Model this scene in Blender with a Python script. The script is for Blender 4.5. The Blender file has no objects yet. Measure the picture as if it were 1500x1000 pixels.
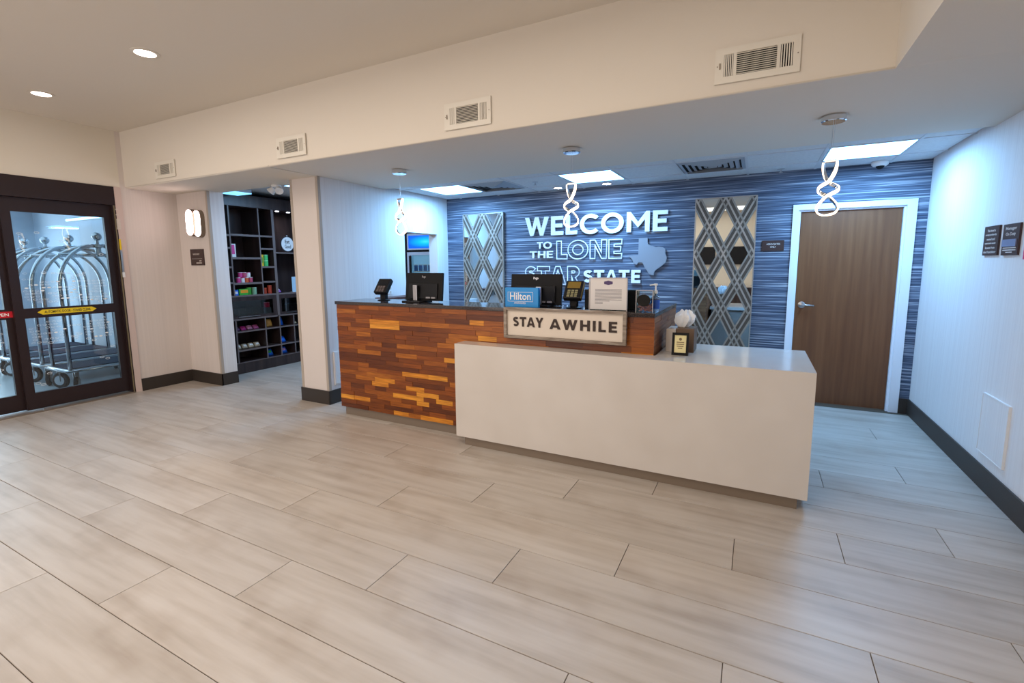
import bpy, bmesh, math, random
from mathutils import Matrix, Vector
random.seed(7)
PI = math.pi
SC = bpy.context.scene
COL = SC.collection

# ------------------------------------------------------------------ camera
F_PX, YAW, PITCH, ROLL = 694.1, .4764, -.1282, -.0074
cam_d = bpy.data.cameras.new('camera')
cam = bpy.data.objects.new('camera', cam_d)
COL.objects.link(cam)
fw = Vector((-math.sin(YAW)*math.cos(PITCH), math.cos(YAW)*math.cos(PITCH), math.sin(PITCH)))
rt = Vector((math.cos(YAW), math.sin(YAW), 0)); up = rt.cross(fw)
r2 = rt*math.cos(ROLL)+up*math.sin(ROLL); u2 = -rt*math.sin(ROLL)+up*math.cos(ROLL)
m = Matrix((r2, u2, -fw)).transposed().to_4x4(); m.translation = Vector((3.0434, -.5677, 1.4882))
cam.matrix_world = m
cam_d.sensor_width = 36; cam_d.lens = F_PX/1500*36; cam_d.shift_y = -22.29/1500
cam_d.clip_start = .05; cam_d.clip_end = 100
SC.camera = cam
# ------------------------------------------------------------------ world, exposure
w = bpy.data.worlds.new('world'); SC.world = w; w.use_nodes = True
bg = w.node_tree.nodes['Background']; bg.inputs[0].default_value = (.62, .78, 1, 1); bg.inputs[1].default_value = 1.2
SC.view_settings.view_transform = 'Standard'
try: SC.view_settings.look = 'None'
except Exception: pass
SC.view_settings.exposure = 0.13; SC.view_settings.gamma = 1; SC.view_settings.use_curve_mapping = False
SC.cycles.max_bounces = 8; SC.cycles.diffuse_bounces = 5; SC.cycles.glossy_bounces = 4; SC.cycles.transmission_bounces = 6
SC.cycles.transparent_max_bounces = 12; SC.cycles.sample_clamp_indirect = 4; SC.cycles.caustics_reflective = False; SC.cycles.caustics_refractive = False
SC.cycles.use_denoising = True

def area(name, loc, rot, sx, sy, power, color, spread=PI):
    d = bpy.data.lights.new(name, 'AREA'); d.shape = 'RECTANGLE'; d.size = sx; d.size_y = sy
    d.energy = power; d.color = color; d.spread = spread
    o = bpy.data.objects.new(name, d); o.location = loc; o.rotation_euler = rot; COL.objects.link(o); return o
WARM = (1, .89, .77); COOL = (.27, .59, 1)
# troffers light the reception, the lobby has its ceiling lights, daylight comes through the entrance
for k, x in enumerate((-.455, 1.385, 3.82)):
    area('troffer_light', (x, 4.58, 2.40), (0, 0, 0), .5, .5, 34, COOL)
area('lobby_light', (.2, .3, 2.98), (0, 0, 0), 5.5, 2.2, 84, WARM)
area('lobby_light', (.4, -2.8, 2.98), (0, 0, 0), 5.5, 2.4, 70, WARM)
area('window_light', (-1.4, -4.25, 1.5), (-PI/2, 0, PI), 3.4, 2.2, 75, (.97, .93, .95))
area('vestibule_light', (-5.6, 1.2, 2.5), (0, 0, 0), 3.0, 2.4, 26, (.55, .80, 1))
area('vestibule_daylight', (-7.9, 1.2, 1.3), (0, -PI/2, 0), 2.2, 2.6, 70, (.62, .82, 1))
area('nook_light', (-2.1, 4.2, 2.5), (0, 0, 0), .55, .9, 26, (.45, .70, 1))

# ------------------------------------------------------------------ materials
def lin(c): return tuple(((v/255)/12.92 if v/255 <= .04045 else ((v/255+.055)/1.055)**2.4) for v in c)+(1,)
def mat(name, rgb, rough=.6, metal=0, emit=0, emit_rgb=None, spec=.5, trans=0, alpha=1, ior=1.45):
    m = bpy.data.materials.new(name); m.use_nodes = True; b = m.node_tree.nodes['Principled BSDF']
    b.inputs['Base Color'].default_value = lin(rgb); b.inputs['Roughness'].default_value = rough; b.inputs['Metallic'].default_value = metal
    b.inputs['Specular IOR Level'].default_value = spec; b.inputs['Transmission Weight'].default_value = trans; b.inputs['IOR'].default_value = ior
    b.inputs['Alpha'].default_value = alpha
    if emit: b.inputs['Emission Color'].default_value = lin(emit_rgb or rgb); b.inputs['Emission Strength'].default_value = emit
    return m
def N(m, t, **kw):
    n = m.node_tree.nodes.new(t)
    for k, v in kw.items(): setattr(n, k, v)
    return n
def L(m, a, b): m.node_tree.links.new(a, b)
def ramp(m, stops):
    r = N(m, 'ShaderNodeValToRGB'); e = r.color_ramp.elements
    while len(e) < len(stops): e.new(.5)
    for el, (p, c) in zip(e, stops): el.position = p; el.color = lin(c)
    return r
def grain(m, scale, stops, rand=True, nscale=1.0, detail=6, bump=0, rot=None, info='Object'):
    """stretched noise along the object's axes -> colour ramp -> base colour"""
    b = m.node_tree.nodes['Principled BSDF']; tc = N(m, 'ShaderNodeTexCoord'); mp = N(m, 'ShaderNodeMapping')
    mp.inputs['Scale'].default_value = scale
    if rand:
        oi = N(m, 'ShaderNodeObjectInfo'); mul = N(m, 'ShaderNodeMath', operation='MULTIPLY'); mul.inputs[1].default_value = 91
        L(m, oi.outputs['Random'], mul.inputs[0]); cb = N(m, 'ShaderNodeCombineXYZ')
        for i in range(3): L(m, mul.outputs[0], cb.inputs[i])
        L(m, cb.outputs[0], mp.inputs['Location'])
    L(m, tc.outputs[info], mp.inputs['Vector'])
    nz = N(m, 'ShaderNodeTexNoise'); nz.inputs['Scale'].default_value = nscale; nz.inputs['Detail'].default_value = detail
    L(m, mp.outputs[0], nz.inputs['Vector']); r = ramp(m, stops); L(m, nz.outputs[0], r.inputs[0]); L(m, r.outputs[0], b.inputs['Base Color'])
    if bump:
        bp = N(m, 'ShaderNodeBump'); bp.inputs['Strength'].default_value = bump; bp.inputs['Distance'].default_value = .002
        L(m, nz.outputs[0], bp.inputs['Height']); L(m, bp.outputs[0], b.inputs['Normal'])
    return nz, r

M = {}
M['paint'] = mat('cream_paint', (222, 214, 200), .75)
M['ceil'] = mat('ceiling_paint', (222, 214, 202), .85)
M['soffit'] = mat('soffit_paint', (222, 214, 202), .85)
def stripes(name, rgb, rgb2, axis):
    m = mat(name, rgb, .7); b = m.node_tree.nodes['Principled BSDF']
    tc = N(m, 'ShaderNodeTexCoord'); mp = N(m, 'ShaderNodeMapping')
    mp.inputs['Scale'].default_value = (60, .5, .5) if axis == 'x' else (.5, 60, .5)
    L(m, tc.outputs['Object'], mp.inputs['Vector']); nz = N(m, 'ShaderNodeTexNoise'); nz.inputs['Scale'].default_value = 1; nz.inputs['Detail'].default_value = 3
    L(m, mp.outputs[0], nz.inputs['Vector']); r = ramp(m, [(.35, rgb2), (.62, rgb)]); L(m, nz.outputs[0], r.inputs[0]); L(m, r.outputs[0], b.inputs['Base Color'])
    bp = N(m, 'ShaderNodeBump'); bp.inputs['Strength'].default_value = .25; bp.inputs['Distance'].default_value = .002
    L(m, nz.outputs[0], bp.inputs['Height']); L(m, bp.outputs[0], b.inputs['Normal']); return m
M['wallp_y'] = stripes('white_striped_wallpaper', (226, 224, 224), (220, 217, 217), 'y')
M['wallp_x'] = stripes('pinkish_striped_wallpaper', (216, 206, 200), (212, 202, 196), 'x')
M['wallp_yw'] = stripes('warm_striped_wallpaper', (216, 206, 200), (212, 202, 196), 'y')
# blue grasscloth
m = mat('blue_grasscloth', (70, 105, 150), .6); M['blue'] = m
nz, r = grain(m, (1.3, 1.3, 74), [(.33, (46, 56, 76)), (.46, (70, 82, 104)), (.56, (102, 114, 134)), (.66, (172, 180, 192))], rand=False, detail=4, bump=.6)
nz.inputs['Distortion'].default_value = .35
# floor tile
m = mat('oak_look_porcelain', (186, 172, 156), .38); M['tile'] = m
nz, r = grain(m, (1.2, 13, 13), [(.25, (166, 155, 144)), (.42, (178, 168, 158)), (.58, (187, 178, 169)), (.8, (194, 186, 178))], nscale=1.3, detail=8)
b = m.node_tree.nodes['Principled BSDF']
oi = N(m, 'ShaderNodeObjectInfo'); mr = N(m, 'ShaderNodeMapRange'); mr.inputs[3].default_value = .93; mr.inputs[4].default_value = 1.03
L(m, oi.outputs['Random'], mr.inputs[0])
n2 = N(m, 'ShaderNodeTexNoise'); n2.inputs['Scale'].default_value = 2.2; n2.inputs['Detail'].default_value = 3
tc = N(m, 'ShaderNodeTexCoord'); L(m, tc.outputs['Object'], n2.inputs['Vector'])
r2_ = ramp(m, [(.28, (232, 226, 220)), (.48, (255, 255, 255))]); L(m, n2.outputs[0], r2_.inputs[0])
mx = N(m, 'ShaderNodeMix', data_type='RGBA', blend_type='MULTIPLY'); mx.inputs[0].default_value = 1
L(m, r.outputs[0], mx.inputs[6]); L(m, r2_.outputs[0], mx.inputs[7])
hs = N(m, 'ShaderNodeHueSaturation'); L(m, mx.outputs[2], hs.inputs['Color']); L(m, mr.outputs[0], hs.inputs['Value']); L(m, hs.outputs[0], b.inputs['Base Color'])
M['grout'] = mat('dark_grout', (84, 72, 60), .9)
M['vestfloor'] = mat('vestibule_tile', (176, 182, 186), .35)
M['base'] = mat('charcoal_baseboard', (54, 47, 42), .5)
# teak blocks
m = mat('stacked_teak', (120, 60, 20), .38); M['teak'] = m
b = m.node_tree.nodes['Principled BSDF']; nz, r = grain(m, (6, 90, 90), [(.3, (196, 186, 176)), (.7, (255, 255, 255))], detail=3)
oi = N(m, 'ShaderNodeObjectInfo')
r3 = ramp(m, [(0, (104, 50, 14)), (.14, (126, 64, 17)), (.42, (146, 76, 21)), (.64, (162, 90, 27)), (.82, (180, 106, 33)), (.9, (222, 144, 44)), (.96, (230, 156, 52))])
r3.color_ramp.interpolation = 'CONSTANT'
L(m, oi.outputs['Random'], r3.inputs[0])
mx = N(m, 'ShaderNodeMix', data_type='RGBA', blend_type='MULTIPLY'); mx.inputs[0].default_value = 1
L(m, r3.outputs[0], mx.inputs[6]); L(m, r.outputs[0], mx.inputs[7]); L(m, mx.outputs[2], b.inputs['Base Color'])
M['teakend'] = mat('teak_edge', (104, 62, 38), .5); grain(M['teakend'], (3, 3, 60), [(.3, (104, 60, 36)), (.7, (156, 104, 68))], rand=True)
M['quartz'] = mat('white_quartz', (206, 200, 193), .16); grain(M['quartz'], (3, 3, 3), [(.3, (204, 197, 190)), (.7, (210, 204, 198))], rand=False, detail=2)
M['granite'] = mat('dark_polished_granite', (52, 48, 50), .07); grain(M['granite'], (160, 160, 160), [(.4, (40, 37, 40)), (.6, (70, 64, 64)), (.7, (112, 104, 100))], rand=False, detail=2)
M['kick'] = mat('brushed_metal_kick', (132, 118, 104), .45, .35)
M['mirror'] = mat('mirror_glass', (225, 235, 240), .01, 1)
M['lattice'] = mat('taupe_lattice_wood', (80, 69, 60), .5)
M['lattice3'] = mat('pale_taupe_lattice_edge', (142, 130, 118), .45)
M['lattice2'] = mat('silver_lattice_bead', (168, 160, 150), .35, .5)
M['white'] = mat('white_plastic', (228, 228, 228), .5)
M['letter'] = mat('white_acrylic', (240, 244, 250), .4)
M['texas'] = mat('grey_acrylic', (136, 142, 152), .4)
M['frame_white'] = mat('white_door_frame', (226, 230, 238), .4)
m = mat('brown_oak_veneer', (116, 80, 60), .42); M['door'] = m
grain(m, (26, 26, 1.2), [(.3, (104, 63, 39)), (.55, (116, 73, 45)), (.8, (126, 82, 53))], rand=False, detail=6)
M['chrome'] = mat('chrome', (225, 225, 228), .08, 1)
M['cartsteel'] = mat('polished_cart_steel', (176, 178, 182), .14, 1)
M['satin'] = mat('satin_steel', (190, 190, 192), .28, 1)
M['black'] = mat('black_plastic', (13, 12, 13), .6, spec=.3)
M['charcoal'] = mat('charcoal_plastic', (24, 24, 27), .5, spec=.3)
M['plaque'] = mat('brown_plaque', (62, 44, 42), .4)
M['plaque_text'] = mat('pale_print', (214, 206, 200), .5)
M['dkframe'] = mat('dark_bronze_aluminium', (44, 31, 32), .35, .2)
# clear glass, shadows pass
m = bpy.data.materials.new('clear_glass'); m.use_nodes = True; nt = m.node_tree; nt.nodes.clear()
o = N(m, 'ShaderNodeOutputMaterial'); mxs = N(m, 'ShaderNodeMixShader'); tr = N(m, 'ShaderNodeBsdfTransparent'); gl = N(m, 'ShaderNodeBsdfGlossy'); gl.inputs['Roughness'].default_value = .0
tr.inputs[0].default_value = (.90, .96, .96, 1); fr = N(m, 'ShaderNodeFresnel'); fr.inputs[0].default_value = 1.5
mu = N(m, 'ShaderNodeMath', operation='MULTIPLY'); mu.inputs[1].default_value = 1.3; L(m, fr.outputs[0], mu.inputs[0])
L(m, mu.outputs[0], mxs.inputs[0]); L(m, tr.outputs[0], mxs.inputs[1]); L(m, gl.outputs[0], mxs.inputs[2]); L(m, mxs.outputs[0], o.inputs[0]); M['glass'] = m
M['frost'] = mat('frosted_print', (236, 240, 242), .6)
M['yellow'] = mat('yellow_sticker', (228, 196, 30), .5)
M['red'] = mat('red_sticker', (200, 26, 44), .5)
M['blacktext'] = mat('black_print', (40, 34, 20), .6)
M['whitetext'] = mat('white_print', (240, 240, 240), .6)
M['panel'] = mat('troffer_diffuser', (255, 255, 255), .5, emit=9, emit_rgb=(122, 190, 255))
M['lamp'] = mat('downlight_lens', (255, 255, 255), .5, emit=14, emit_rgb=(255, 240, 226))
M['led'] = mat('led_ribbon', (255, 255, 255), .5, emit=4, emit_rgb=(255, 222, 182))
M['sconce'] = mat('sconce_diffuser', (255, 255, 255), .5, emit=7, emit_rgb=(255, 226, 222))
M['spot'] = mat('shelf_spot_lens', (255, 255, 255), .5, emit=12, emit_rgb=(240, 244, 255))
M['vent'] = mat('white_enamel', (224, 218, 206), .4)
M['ventgrey'] = mat('grey_enamel', (158, 164, 172), .4)
M['void'] = mat('dark_duct', (20, 17, 15), .9)
M['ctile'] = mat('acoustic_tile', (214, 216, 218), .9); grain(M['ctile'], (40, 40, 40), [(.35, (208, 210, 212)), (.6, (216, 218, 220))], rand=True, detail=3)
M['tbar'] = mat('ceiling_grid_metal', (206, 208, 212), .5)
m = mat('espresso_laminate', (60, 48, 46), .32); M['esp'] = m
grain(m, (14, 14, 1.2), [(.3, (44, 34, 34)), (.7, (70, 56, 54))], rand=False, detail=4)
M['espedge'] = mat('espresso_edge_banding', (112, 100, 98), .4)
M['weather'] = mat('weathered_grey_wood', (150, 136, 122), .7); grain(M['weather'], (8, 8, 60), [(.3, (112, 98, 86)), (.6, (158, 146, 134)), (.8, (186, 176, 164))], rand=True)
M['board'] = mat('whitewashed_board', (220, 208, 194), .6)
M['signtext'] = mat('dark_brown_letter', (54, 40, 34), .6)
M['hblue'] = mat('bright_blue_card', (0, 140, 218), .35)
M['paper'] = mat('white_paper', (226, 222, 220), .6)
M['acryl'] = M['glass']
M['greyprint'] = mat('grey_print', (150, 146, 150), .7)
M['purple'] = mat('purple_print', (82, 66, 110), .6)
M['gold'] = mat('amber_lcd', (150, 124, 60), .25, .3)
M['keypad'] = mat('pale_keypad', (150, 146, 110), .5)
M['rubber'] = mat('black_rubber', (30, 28, 30), .6)
M['carpet'] = mat('navy_cart_carpet', (44, 48, 66), .95)
M['vwall'] = mat('vestibule_wall', (196, 204, 214), .7)
M['tissue'] = mat('white_tissue', (240, 244, 248), .7)
M['palebox'] = mat('pale_box', (206, 196, 186), .6)
M['brownbox'] = mat('grey_brown_box', (110, 88, 70), .6)
M['ivory'] = mat('ivory_card', (226, 214, 160), .6)
M['candy'] = mat('pink_candy', (220, 150, 150), .4)
M['clearplastic'] = mat('clear_plastic', (210, 225, 235), .1, trans=.85, ior=1.3)
def cm(name, rgb, rough=.45): 
    if name not in M: M[name] = mat(name, rgb, rough)
    return M[name]

# ------------------------------------------------------------------ helpers
def tag(o, label=None, cat=None, group=None, kind=None):
    if label: o['label'] = label
    if cat: o['category'] = cat
    if group: o['group'] = group
    if kind: o['kind'] = kind
    return o
def thing(name, label, cat, loc=(0, 0, 0), rz=0, group=None):
    o = bpy.data.objects.new(name, None); o.empty_display_size = .05; COL.objects.link(o)
    o.location = loc; o.rotation_euler = (0, 0, rz); return tag(o, label, cat, group)
def obj(name, bm, mt, parent=None, smooth=False, loc=None, rot=None):
    if isinstance(bm, bpy.types.Mesh): me = bm
    else:
        bmesh.ops.recalc_face_normals(bm, faces=bm.faces) if bm.faces else None
        me = bpy.data.meshes.new(name); bm.to_mesh(me); bm.free()
        for k in (mt if isinstance(mt, (list, tuple)) else [mt]): me.materials.append(M[k] if isinstance(k, str) else k)
        if smooth:
            for p in me.polygons: p.use_smooth = True
    o = bpy.data.objects.new(name, me); COL.objects.link(o)
    if parent: o.parent = parent
    if loc: o.location = loc
    if rot: o.rotation_euler = rot
    return o
def setmat(bm, n0, i):
    for f in list(bm.faces)[n0:]: f.material_index = i
def B(bm=None, *boxes, bev=0):
    """boxes given as (x0,x1,y0,y1,z0,z1)"""
    if bm is None: bm = bmesh.new()
    for (x0, x1, y0, y1, z0, z1) in boxes:
        g = bmesh.ops.create_cube(bm, size=1, matrix=Matrix.Translation(((x0+x1)/2, (y0+y1)/2, (z0+z1)/2)) @ Matrix.Diagonal((abs(x1-x0), abs(y1-y0), abs(z1-z0), 1)))
        if bev:
            es = list({e for v in g['verts'] for e in v.link_edges})
            bmesh.ops.bevel(bm, geom=es, offset=bev, segments=2, affect='EDGES', profile=.5)
    return bm
def cyl(bm, p0, p1, r0, r1=None, n=16, caps=True):
    if bm is None: bm = bmesh.new()
    p0, p1 = Vector(p0), Vector(p1); d = p1-p0
    q = d.to_track_quat('Z', 'Y').to_matrix().to_4x4(); q.translation = (p0+p1)/2
    bmesh.ops.create_cone(bm, cap_ends=caps, segments=n, radius1=r0, radius2=r0 if r1 is None else r1, depth=d.length, matrix=q); return bm
def lathe(bm, prof, c=(0, 0, 0), n=20):
    if bm is None: bm = bmesh.new()
    rings = []
    for (r, z) in prof:
        rings.append([bm.verts.new((c[0]+max(r, 1e-4)*math.cos(2*PI*k/n), c[1]+max(r, 1e-4)*math.sin(2*PI*k/n), c[2]+z)) for k in range(n)])
    for a, b_ in zip(rings, rings[1:]):
        for k in range(n): bm.faces.new((a[k], a[(k+1) % n], b_[(k+1) % n], b_[k]))
    if prof[0][0] > .001 and prof[-1][0] > .001:
        a, b_ = rings[-1], rings[0]
        for k in range(n): bm.faces.new((a[k], a[(k+1) % n], b_[(k+1) % n], b_[k]))
    else: bm.faces.new(rings[0][::-1]); bm.faces.new(rings[-1])
    return bm
def tube(bm, pts, r, n=8, closed=False):
    if bm is None: bm = bmesh.new()
    pts = [Vector(p) for p in pts]; rings = []; prev = None
    for i, p in enumerate(pts):
        a = pts[i-1] if (i or closed) else pts[i]; c = pts[(i+1) % len(pts)] if (i < len(pts)-1 or closed) else pts[i]
        t = (c-a).normalized()
        if prev is None: prev = t.orthogonal().normalized()
        u = (prev-t*prev.dot(t)).normalized(); v = t.cross(u); prev = u
        rings.append([bm.verts.new(p+(u*math.cos(2*PI*k/n)+v*math.sin(2*PI*k/n))*r) for k in range(n)])
    m_ = len(rings)
    for i in range(m_ if closed else m_-1):
        A, C = rings[i], rings[(i+1) % m_]
        for k in range(n): bm.faces.new((A[k], A[(k+1) % n], C[(k+1) % n], C[k]))
    if not closed: bm.faces.new(rings[0][::-1]); bm.faces.new(rings[-1])
    return bm
def prism(bm, pts2, d0, d1, mp):
    """polygon pts2 (u,v) extruded from depth d0 to d1; mp maps (u,v,d) to xyz"""
    if bm is None: bm = bmesh.new()
    a = [bm.verts.new(mp(u, v, d0)) for u, v in pts2]; c = [bm.verts.new(mp(u, v, d1)) for u, v in pts2]
    bm.faces.new(a[::-1]); bm.faces.new(c); n = len(a)
    for k in range(n): bm.faces.new((a[k], a[(k+1) % n], c[(k+1) % n], c[k]))
    return bm
def stadium(w_, h, n=10):
    r = min(w_, h)/2; out = []
    for k in range(n+1): t = PI*k/n; out.append((r*math.cos(t), h/2-r+r*math.sin(t)))
    for k in range(n+1): t = PI+PI*k/n; out.append((r*math.cos(t), -(h/2-r)+r*math.sin(t)))
    return out
def copy_tree(o, loc=None, rz=None, label=None, group=None):
    c = o.copy(); COL.objects.link(c)
    if loc is not None: c.location = loc
    if rz is not None: c.rotation_euler = (0, 0, rz)
    if label: c['label'] = label
    if group: c['group'] = group
    for ch in list(o.children):
        d = ch.copy(); COL.objects.link(d); d.parent = c
        for g in list(ch.children):
            e = g.copy(); COL.objects.link(e); e.parent = d
    return c
# mappings of a wall's (u right, v up, d towards the viewer) for walls facing -y, +x, -x
def on_back(y): return lambda u, v, d: (u, y-d, v)
def on_left(x): return lambda u, v, d: (x+d, u, v)        # viewer looks to -x, right is +y
def on_right(x): return lambda u, v, d: (x-d, -u, v)      # viewer looks to +x, right is -y
def text_bm(body, u0, v0, w_, h, mp, depth=.004, off=.0, outline=0, spacing=1.0, split=False, font_h=1.0):
    """lettering fitted to the box w_ x h with its lower left corner at u0,v0"""
    cu = bpy.data.curves.new('t', 'FONT'); cu.body = body; cu.size = 1; cu.space_character = spacing; cu.resolution_u = 3
    cu.align_x = 'CENTER'; cu.space_line = 1.0
    if outline: cu.fill_mode = 'NONE'; cu.bevel_depth = outline; cu.bevel_resolution = 1
    else: cu.offset = off; cu.extrude = .01 if depth else 0
    t = bpy.data.objects.new('t', cu); COL.objects.link(t); bpy.context.view_layer.update()
    me = bpy.data.meshes.new_from_object(t.evaluated_get(bpy.context.evaluated_depsgraph_get()))
    bpy.data.objects.remove(t); bpy.data.curves.remove(cu)
    xs = [v.co.x for v in me.vertices]; ys = [v.co.y for v in me.vertices]; zs = [v.co.z for v in me.vertices]
    x0, x1, y0, y1, z0, z1 = min(xs), max(xs), min(ys), max(ys), min(zs), max(zs)
    for v in me.vertices:
        u = u0+(v.co.x-x0)/(x1-x0)*w_; q = v0+(v.co.y-y0)/(y1-y0)*h
        d = (v.co.z-z0)/max(z1-z0, 1e-6)*depth
        v.co = mp(u, q, d)
    bm = bmesh.new(); bm.from_mesh(me); bpy.data.meshes.remove(me)
    for f in bm.faces: f.material_index = 0
    bmesh.ops.remove_doubles(bm, verts=bm.verts, dist=1e-6)
    return bm
def arc(cx, cy, rx, ry, a0, a1, n=14): return [(cx+rx*math.cos(math.radians(a0+(a1-a0)*k/n)), cy+ry*math.sin(math.radians(a0+(a1-a0)*k/n))) for k in range(n+1)]
def glyphs(t):
    def thick(c):
        l, r = [], []
        for i, p in enumerate(c):
            q0, q1 = c[max(i-1, 0)], c[min(i+1, len(c)-1)]; d = Vector((q1[0]-q0[0], q1[1]-q0[1])).normalized()
            l.append((p[0]-d.y*t/2, p[1]+d.x*t/2)); r.append((p[0]+d.y*t/2, p[1]-d.x*t/2))
        return l+r[::-1]
    h = t/2
    g = {'L': (.56, [[(0, 0), (.56, 0), (.56, t), (t, t), (t, 1), (0, 1)]]),
     'E': (.62, [[(0, 0), (.62, 0), (.62, t), (t, t), (t, .5-h), (.57, .5-h), (.57, .5+h), (t, .5+h), (t, 1-t), (.62, 1-t), (.62, 1), (0, 1)]]),
     'T': (.74, [[(.37-h, 0), (.37+h, 0), (.37+h, 1-t), (.74, 1-t), (.74, 1), (0, 1), (0, 1-t), (.37-h, 1-t)]]),
     'H': (.78, [[(0, 0), (t, 0), (t, .5-h), (.78-t, .5-h), (.78-t, 0), (.78, 0), (.78, 1), (.78-t, 1), (.78-t, .5+h), (t, .5+h), (t, 1), (0, 1)]]),
     'I': (t, [[(0, 0), (t, 0), (t, 1), (0, 1)]]),
     'O': (1.04, [arc(.52, .5, .52, .52, 0, 345, 23), arc(.52, .5, .52-t, .52-t, 0, 345, 23)]),
     'C': (.88, [arc(.52, .5, .52, .52, 44, 316, 20)+arc(.52, .5, .52-t, .52-t, 316, 44, 20)]),
     'N': (.82, [[(0, 0), (t, 0), (t, .68), (.82-t*.95, 0), (.82, 0), (.82, 1), (.82-t, 1), (.82-t, .32), (t*.95, 1), (0, 1)]]),
     'W': (1.24, [[(0, 1), (t*1.05, 1), (.375, .36), (.62-h*.9, 1), (.62+h*.9, 1), (.865, .36), (1.24-t*1.05, 1), (1.24, 1), (.865+h, 0), (.865-h*.7, 0), (.62, .62), (.375+h*.7, 0), (.375-h, 0)]]),
     'M': (1.0, [[(0, 0), (t, 0), (t, .62), (.5, .22), (1-t, .62), (1-t, 0), (1, 0), (1, 1), (1-t*.8, 1), (.5, .50), (t*.8, 1), (0, 1)]]),
     'A': (.92, [[(0, 0), (t*1.08, 0), (t*1.08+.06, .17), (.86-t*1.08, .17), (.92-t*1.08, 0), (.92, 0), (.46+h, 1), (.46-h, 1)], [(.25+h*.6, .17+t), (.67-h*.6, .17+t), (.46, .78)]]),
     'R': (.68, [[(0, 0), (t, 0), (t, .37), (.25, .37), (.68-t*1.2, 0), (.68, 0), (.455, .385)]+arc(.36, .69, .31, .31, -65, 90, 10)+[(0, 1)], [(t, .38+t), (.36, .38+t)]+arc(.36, .69, .31-t, .31-t, -85, 90, 8)+[(t, 1-t)]]),
     'S': (.62, [thick(arc(.32, .99-h-.17, .22, .17, 32, 232, 12)+arc(.30, .01+h+.19, .23, .19, 50, -148, 12))]),
     'Y': (.86, [[(.43-h, 0), (.43+h, 0), (.43+h, .40), (.86, 1), (.86-t*1.15, 1), (.43, .60), (t*1.15, 1), (0, 1), (.43-h, .40)]])}
    return g
def letters(body, u0, v0, w_, h, mp, mt, parent, depth=.02, outline=0, t=.20, gap=.13):
    """geometric capitals, one mesh per letter, fitted to the box w_ x h"""
    g = glyphs(t); x = 0; lay = []
    for i, ch in enumerate(body):
        k = -.07 if i and (body[i-1]+ch) in ('AT', 'TA', 'AY', 'LO', 'TO', 'AW') else 0
        x += k; lay.append((ch, x)); x += g[ch][0]+gap
    sx = w_/(x-gap)
    for ch, x0 in lay:
        cu = bpy.data.curves.new('t', 'CURVE'); cu.dimensions = '2D'
        for c in g[ch][1]:
            sp = cu.splines.new('POLY'); sp.points.add(len(c)-1); sp.use_cyclic_u = True
            for p, (a, b_) in zip(sp.points, c): p.co = ((a+x0)*sx, b_*h, 0, 1)
        if outline: cu.fill_mode = 'NONE'; cu.bevel_depth = outline; cu.bevel_resolution = 1
        else: cu.fill_mode = 'BOTH'; cu.extrude = depth/2
        tmp = bpy.data.objects.new('t', cu); COL.objects.link(tmp); bpy.context.view_layer.update()
        me = bpy.data.meshes.new_from_object(tmp.evaluated_get(bpy.context.evaluated_depsgraph_get()))
        bpy.data.objects.remove(tmp); bpy.data.curves.remove(cu); me.name = 'letter'
        for v in me.vertices: v.co = mp(u0+v.co.x, v0+v.co.y, v.co.z+depth/2)
        bm = bmesh.new(); bm.from_mesh(me); bpy.data.meshes.remove(me); bmesh.ops.remove_doubles(bm, verts=bm.verts, dist=1e-6)
        obj('letter', bm, mt, parent)
def struct(name, bm, mt, parent=None, **kw):
    o = obj(name, bm, mt, parent, **kw)
    if not parent: o['kind'] = 'structure'
    return o

# ------------------------------------------------------------------ measures of the room
XR, YB, XP, XL = 4.438, 5.263, -1.014, -3.559
YF, SZ, UZ, CZ, XT, YS = 2.97, 2.407, 3.035, 2.432, 3.58, 2.422
YN, XC, XJ = -4.4, -1.43, -2.914

# ------------------------------------------------------------------ structure
fl = struct('floor', B(None, (XL-.06, XR, YN, YF, -.1, -.004), (-3.72, XR, YF, 6.1, -.1, -.004)), 'grout')
W_, S_, LN = .305, .50115, 1.5000
full = None
def plank(x0, x1, y0, y1):
    global full
    g = .0016
    isfull = abs((x1-x0)-LN) < 1e-3 and abs((y1-y0)-W_) < 1e-3
    if isfull and full: me = full
    else:
        bm = B(None, (-(x1-x0)/2+g, (x1-x0)/2-g, -(y1-y0)/2+g, (y1-y0)/2-g, -.010, 0))
        top = [e for e in bm.edges if all(v.co.z > -.001 for v in e.verts)]
        bmesh.ops.bevel(bm, geom=top, offset=.0012, segments=1, affect='EDGES')
        me = bpy.data.meshes.new('plank'); bm.to_mesh(me); bm.free(); me.materials.append(M['tile'])
        if isfull: full = me
    obj('plank', me, None, fl, loc=((x0+x1)/2, (y0+y1)/2, 0))
for j in range(-15, 20):
    y0, y1 = j*W_, (j+1)*W_
    y0c, y1c = max(y0, YN), min(y1, 5.99)
    if y1c-y0c < .02: continue
    yc = (y0c+y1c)/2
    if yc < YF: xa, xb = XL-.06, XR
    elif yc < YB: xa, xb = -3.33, XR
    else: xa, xb = -3.33, -1.16
    if yc < YB: y1c = min(y1c, YB)
    for n in range(-12, 12):
        x0 = j*S_+n*LN; x1 = x0+LN
        x0c, x1c = max(x0, xa), min(x1, xb)
        if x1c-x0c > .01: plank(x0c, x1c, y0c, y1c)

struct('wall_back', B(None, (XP-.0, 3.39, YB, YB+.12, 0, 2.7), (4.28, XR+.1, YB, YB+.12, 0, 2.7), (3.39, 4.28, YB, YB+.12, 2.03, 2.7)), 'blue')
struct('wall_right', B(None, (XR, XR+.12, YN-.1, YB+.12, 0, 3.2)), 'wallp_y')
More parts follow.
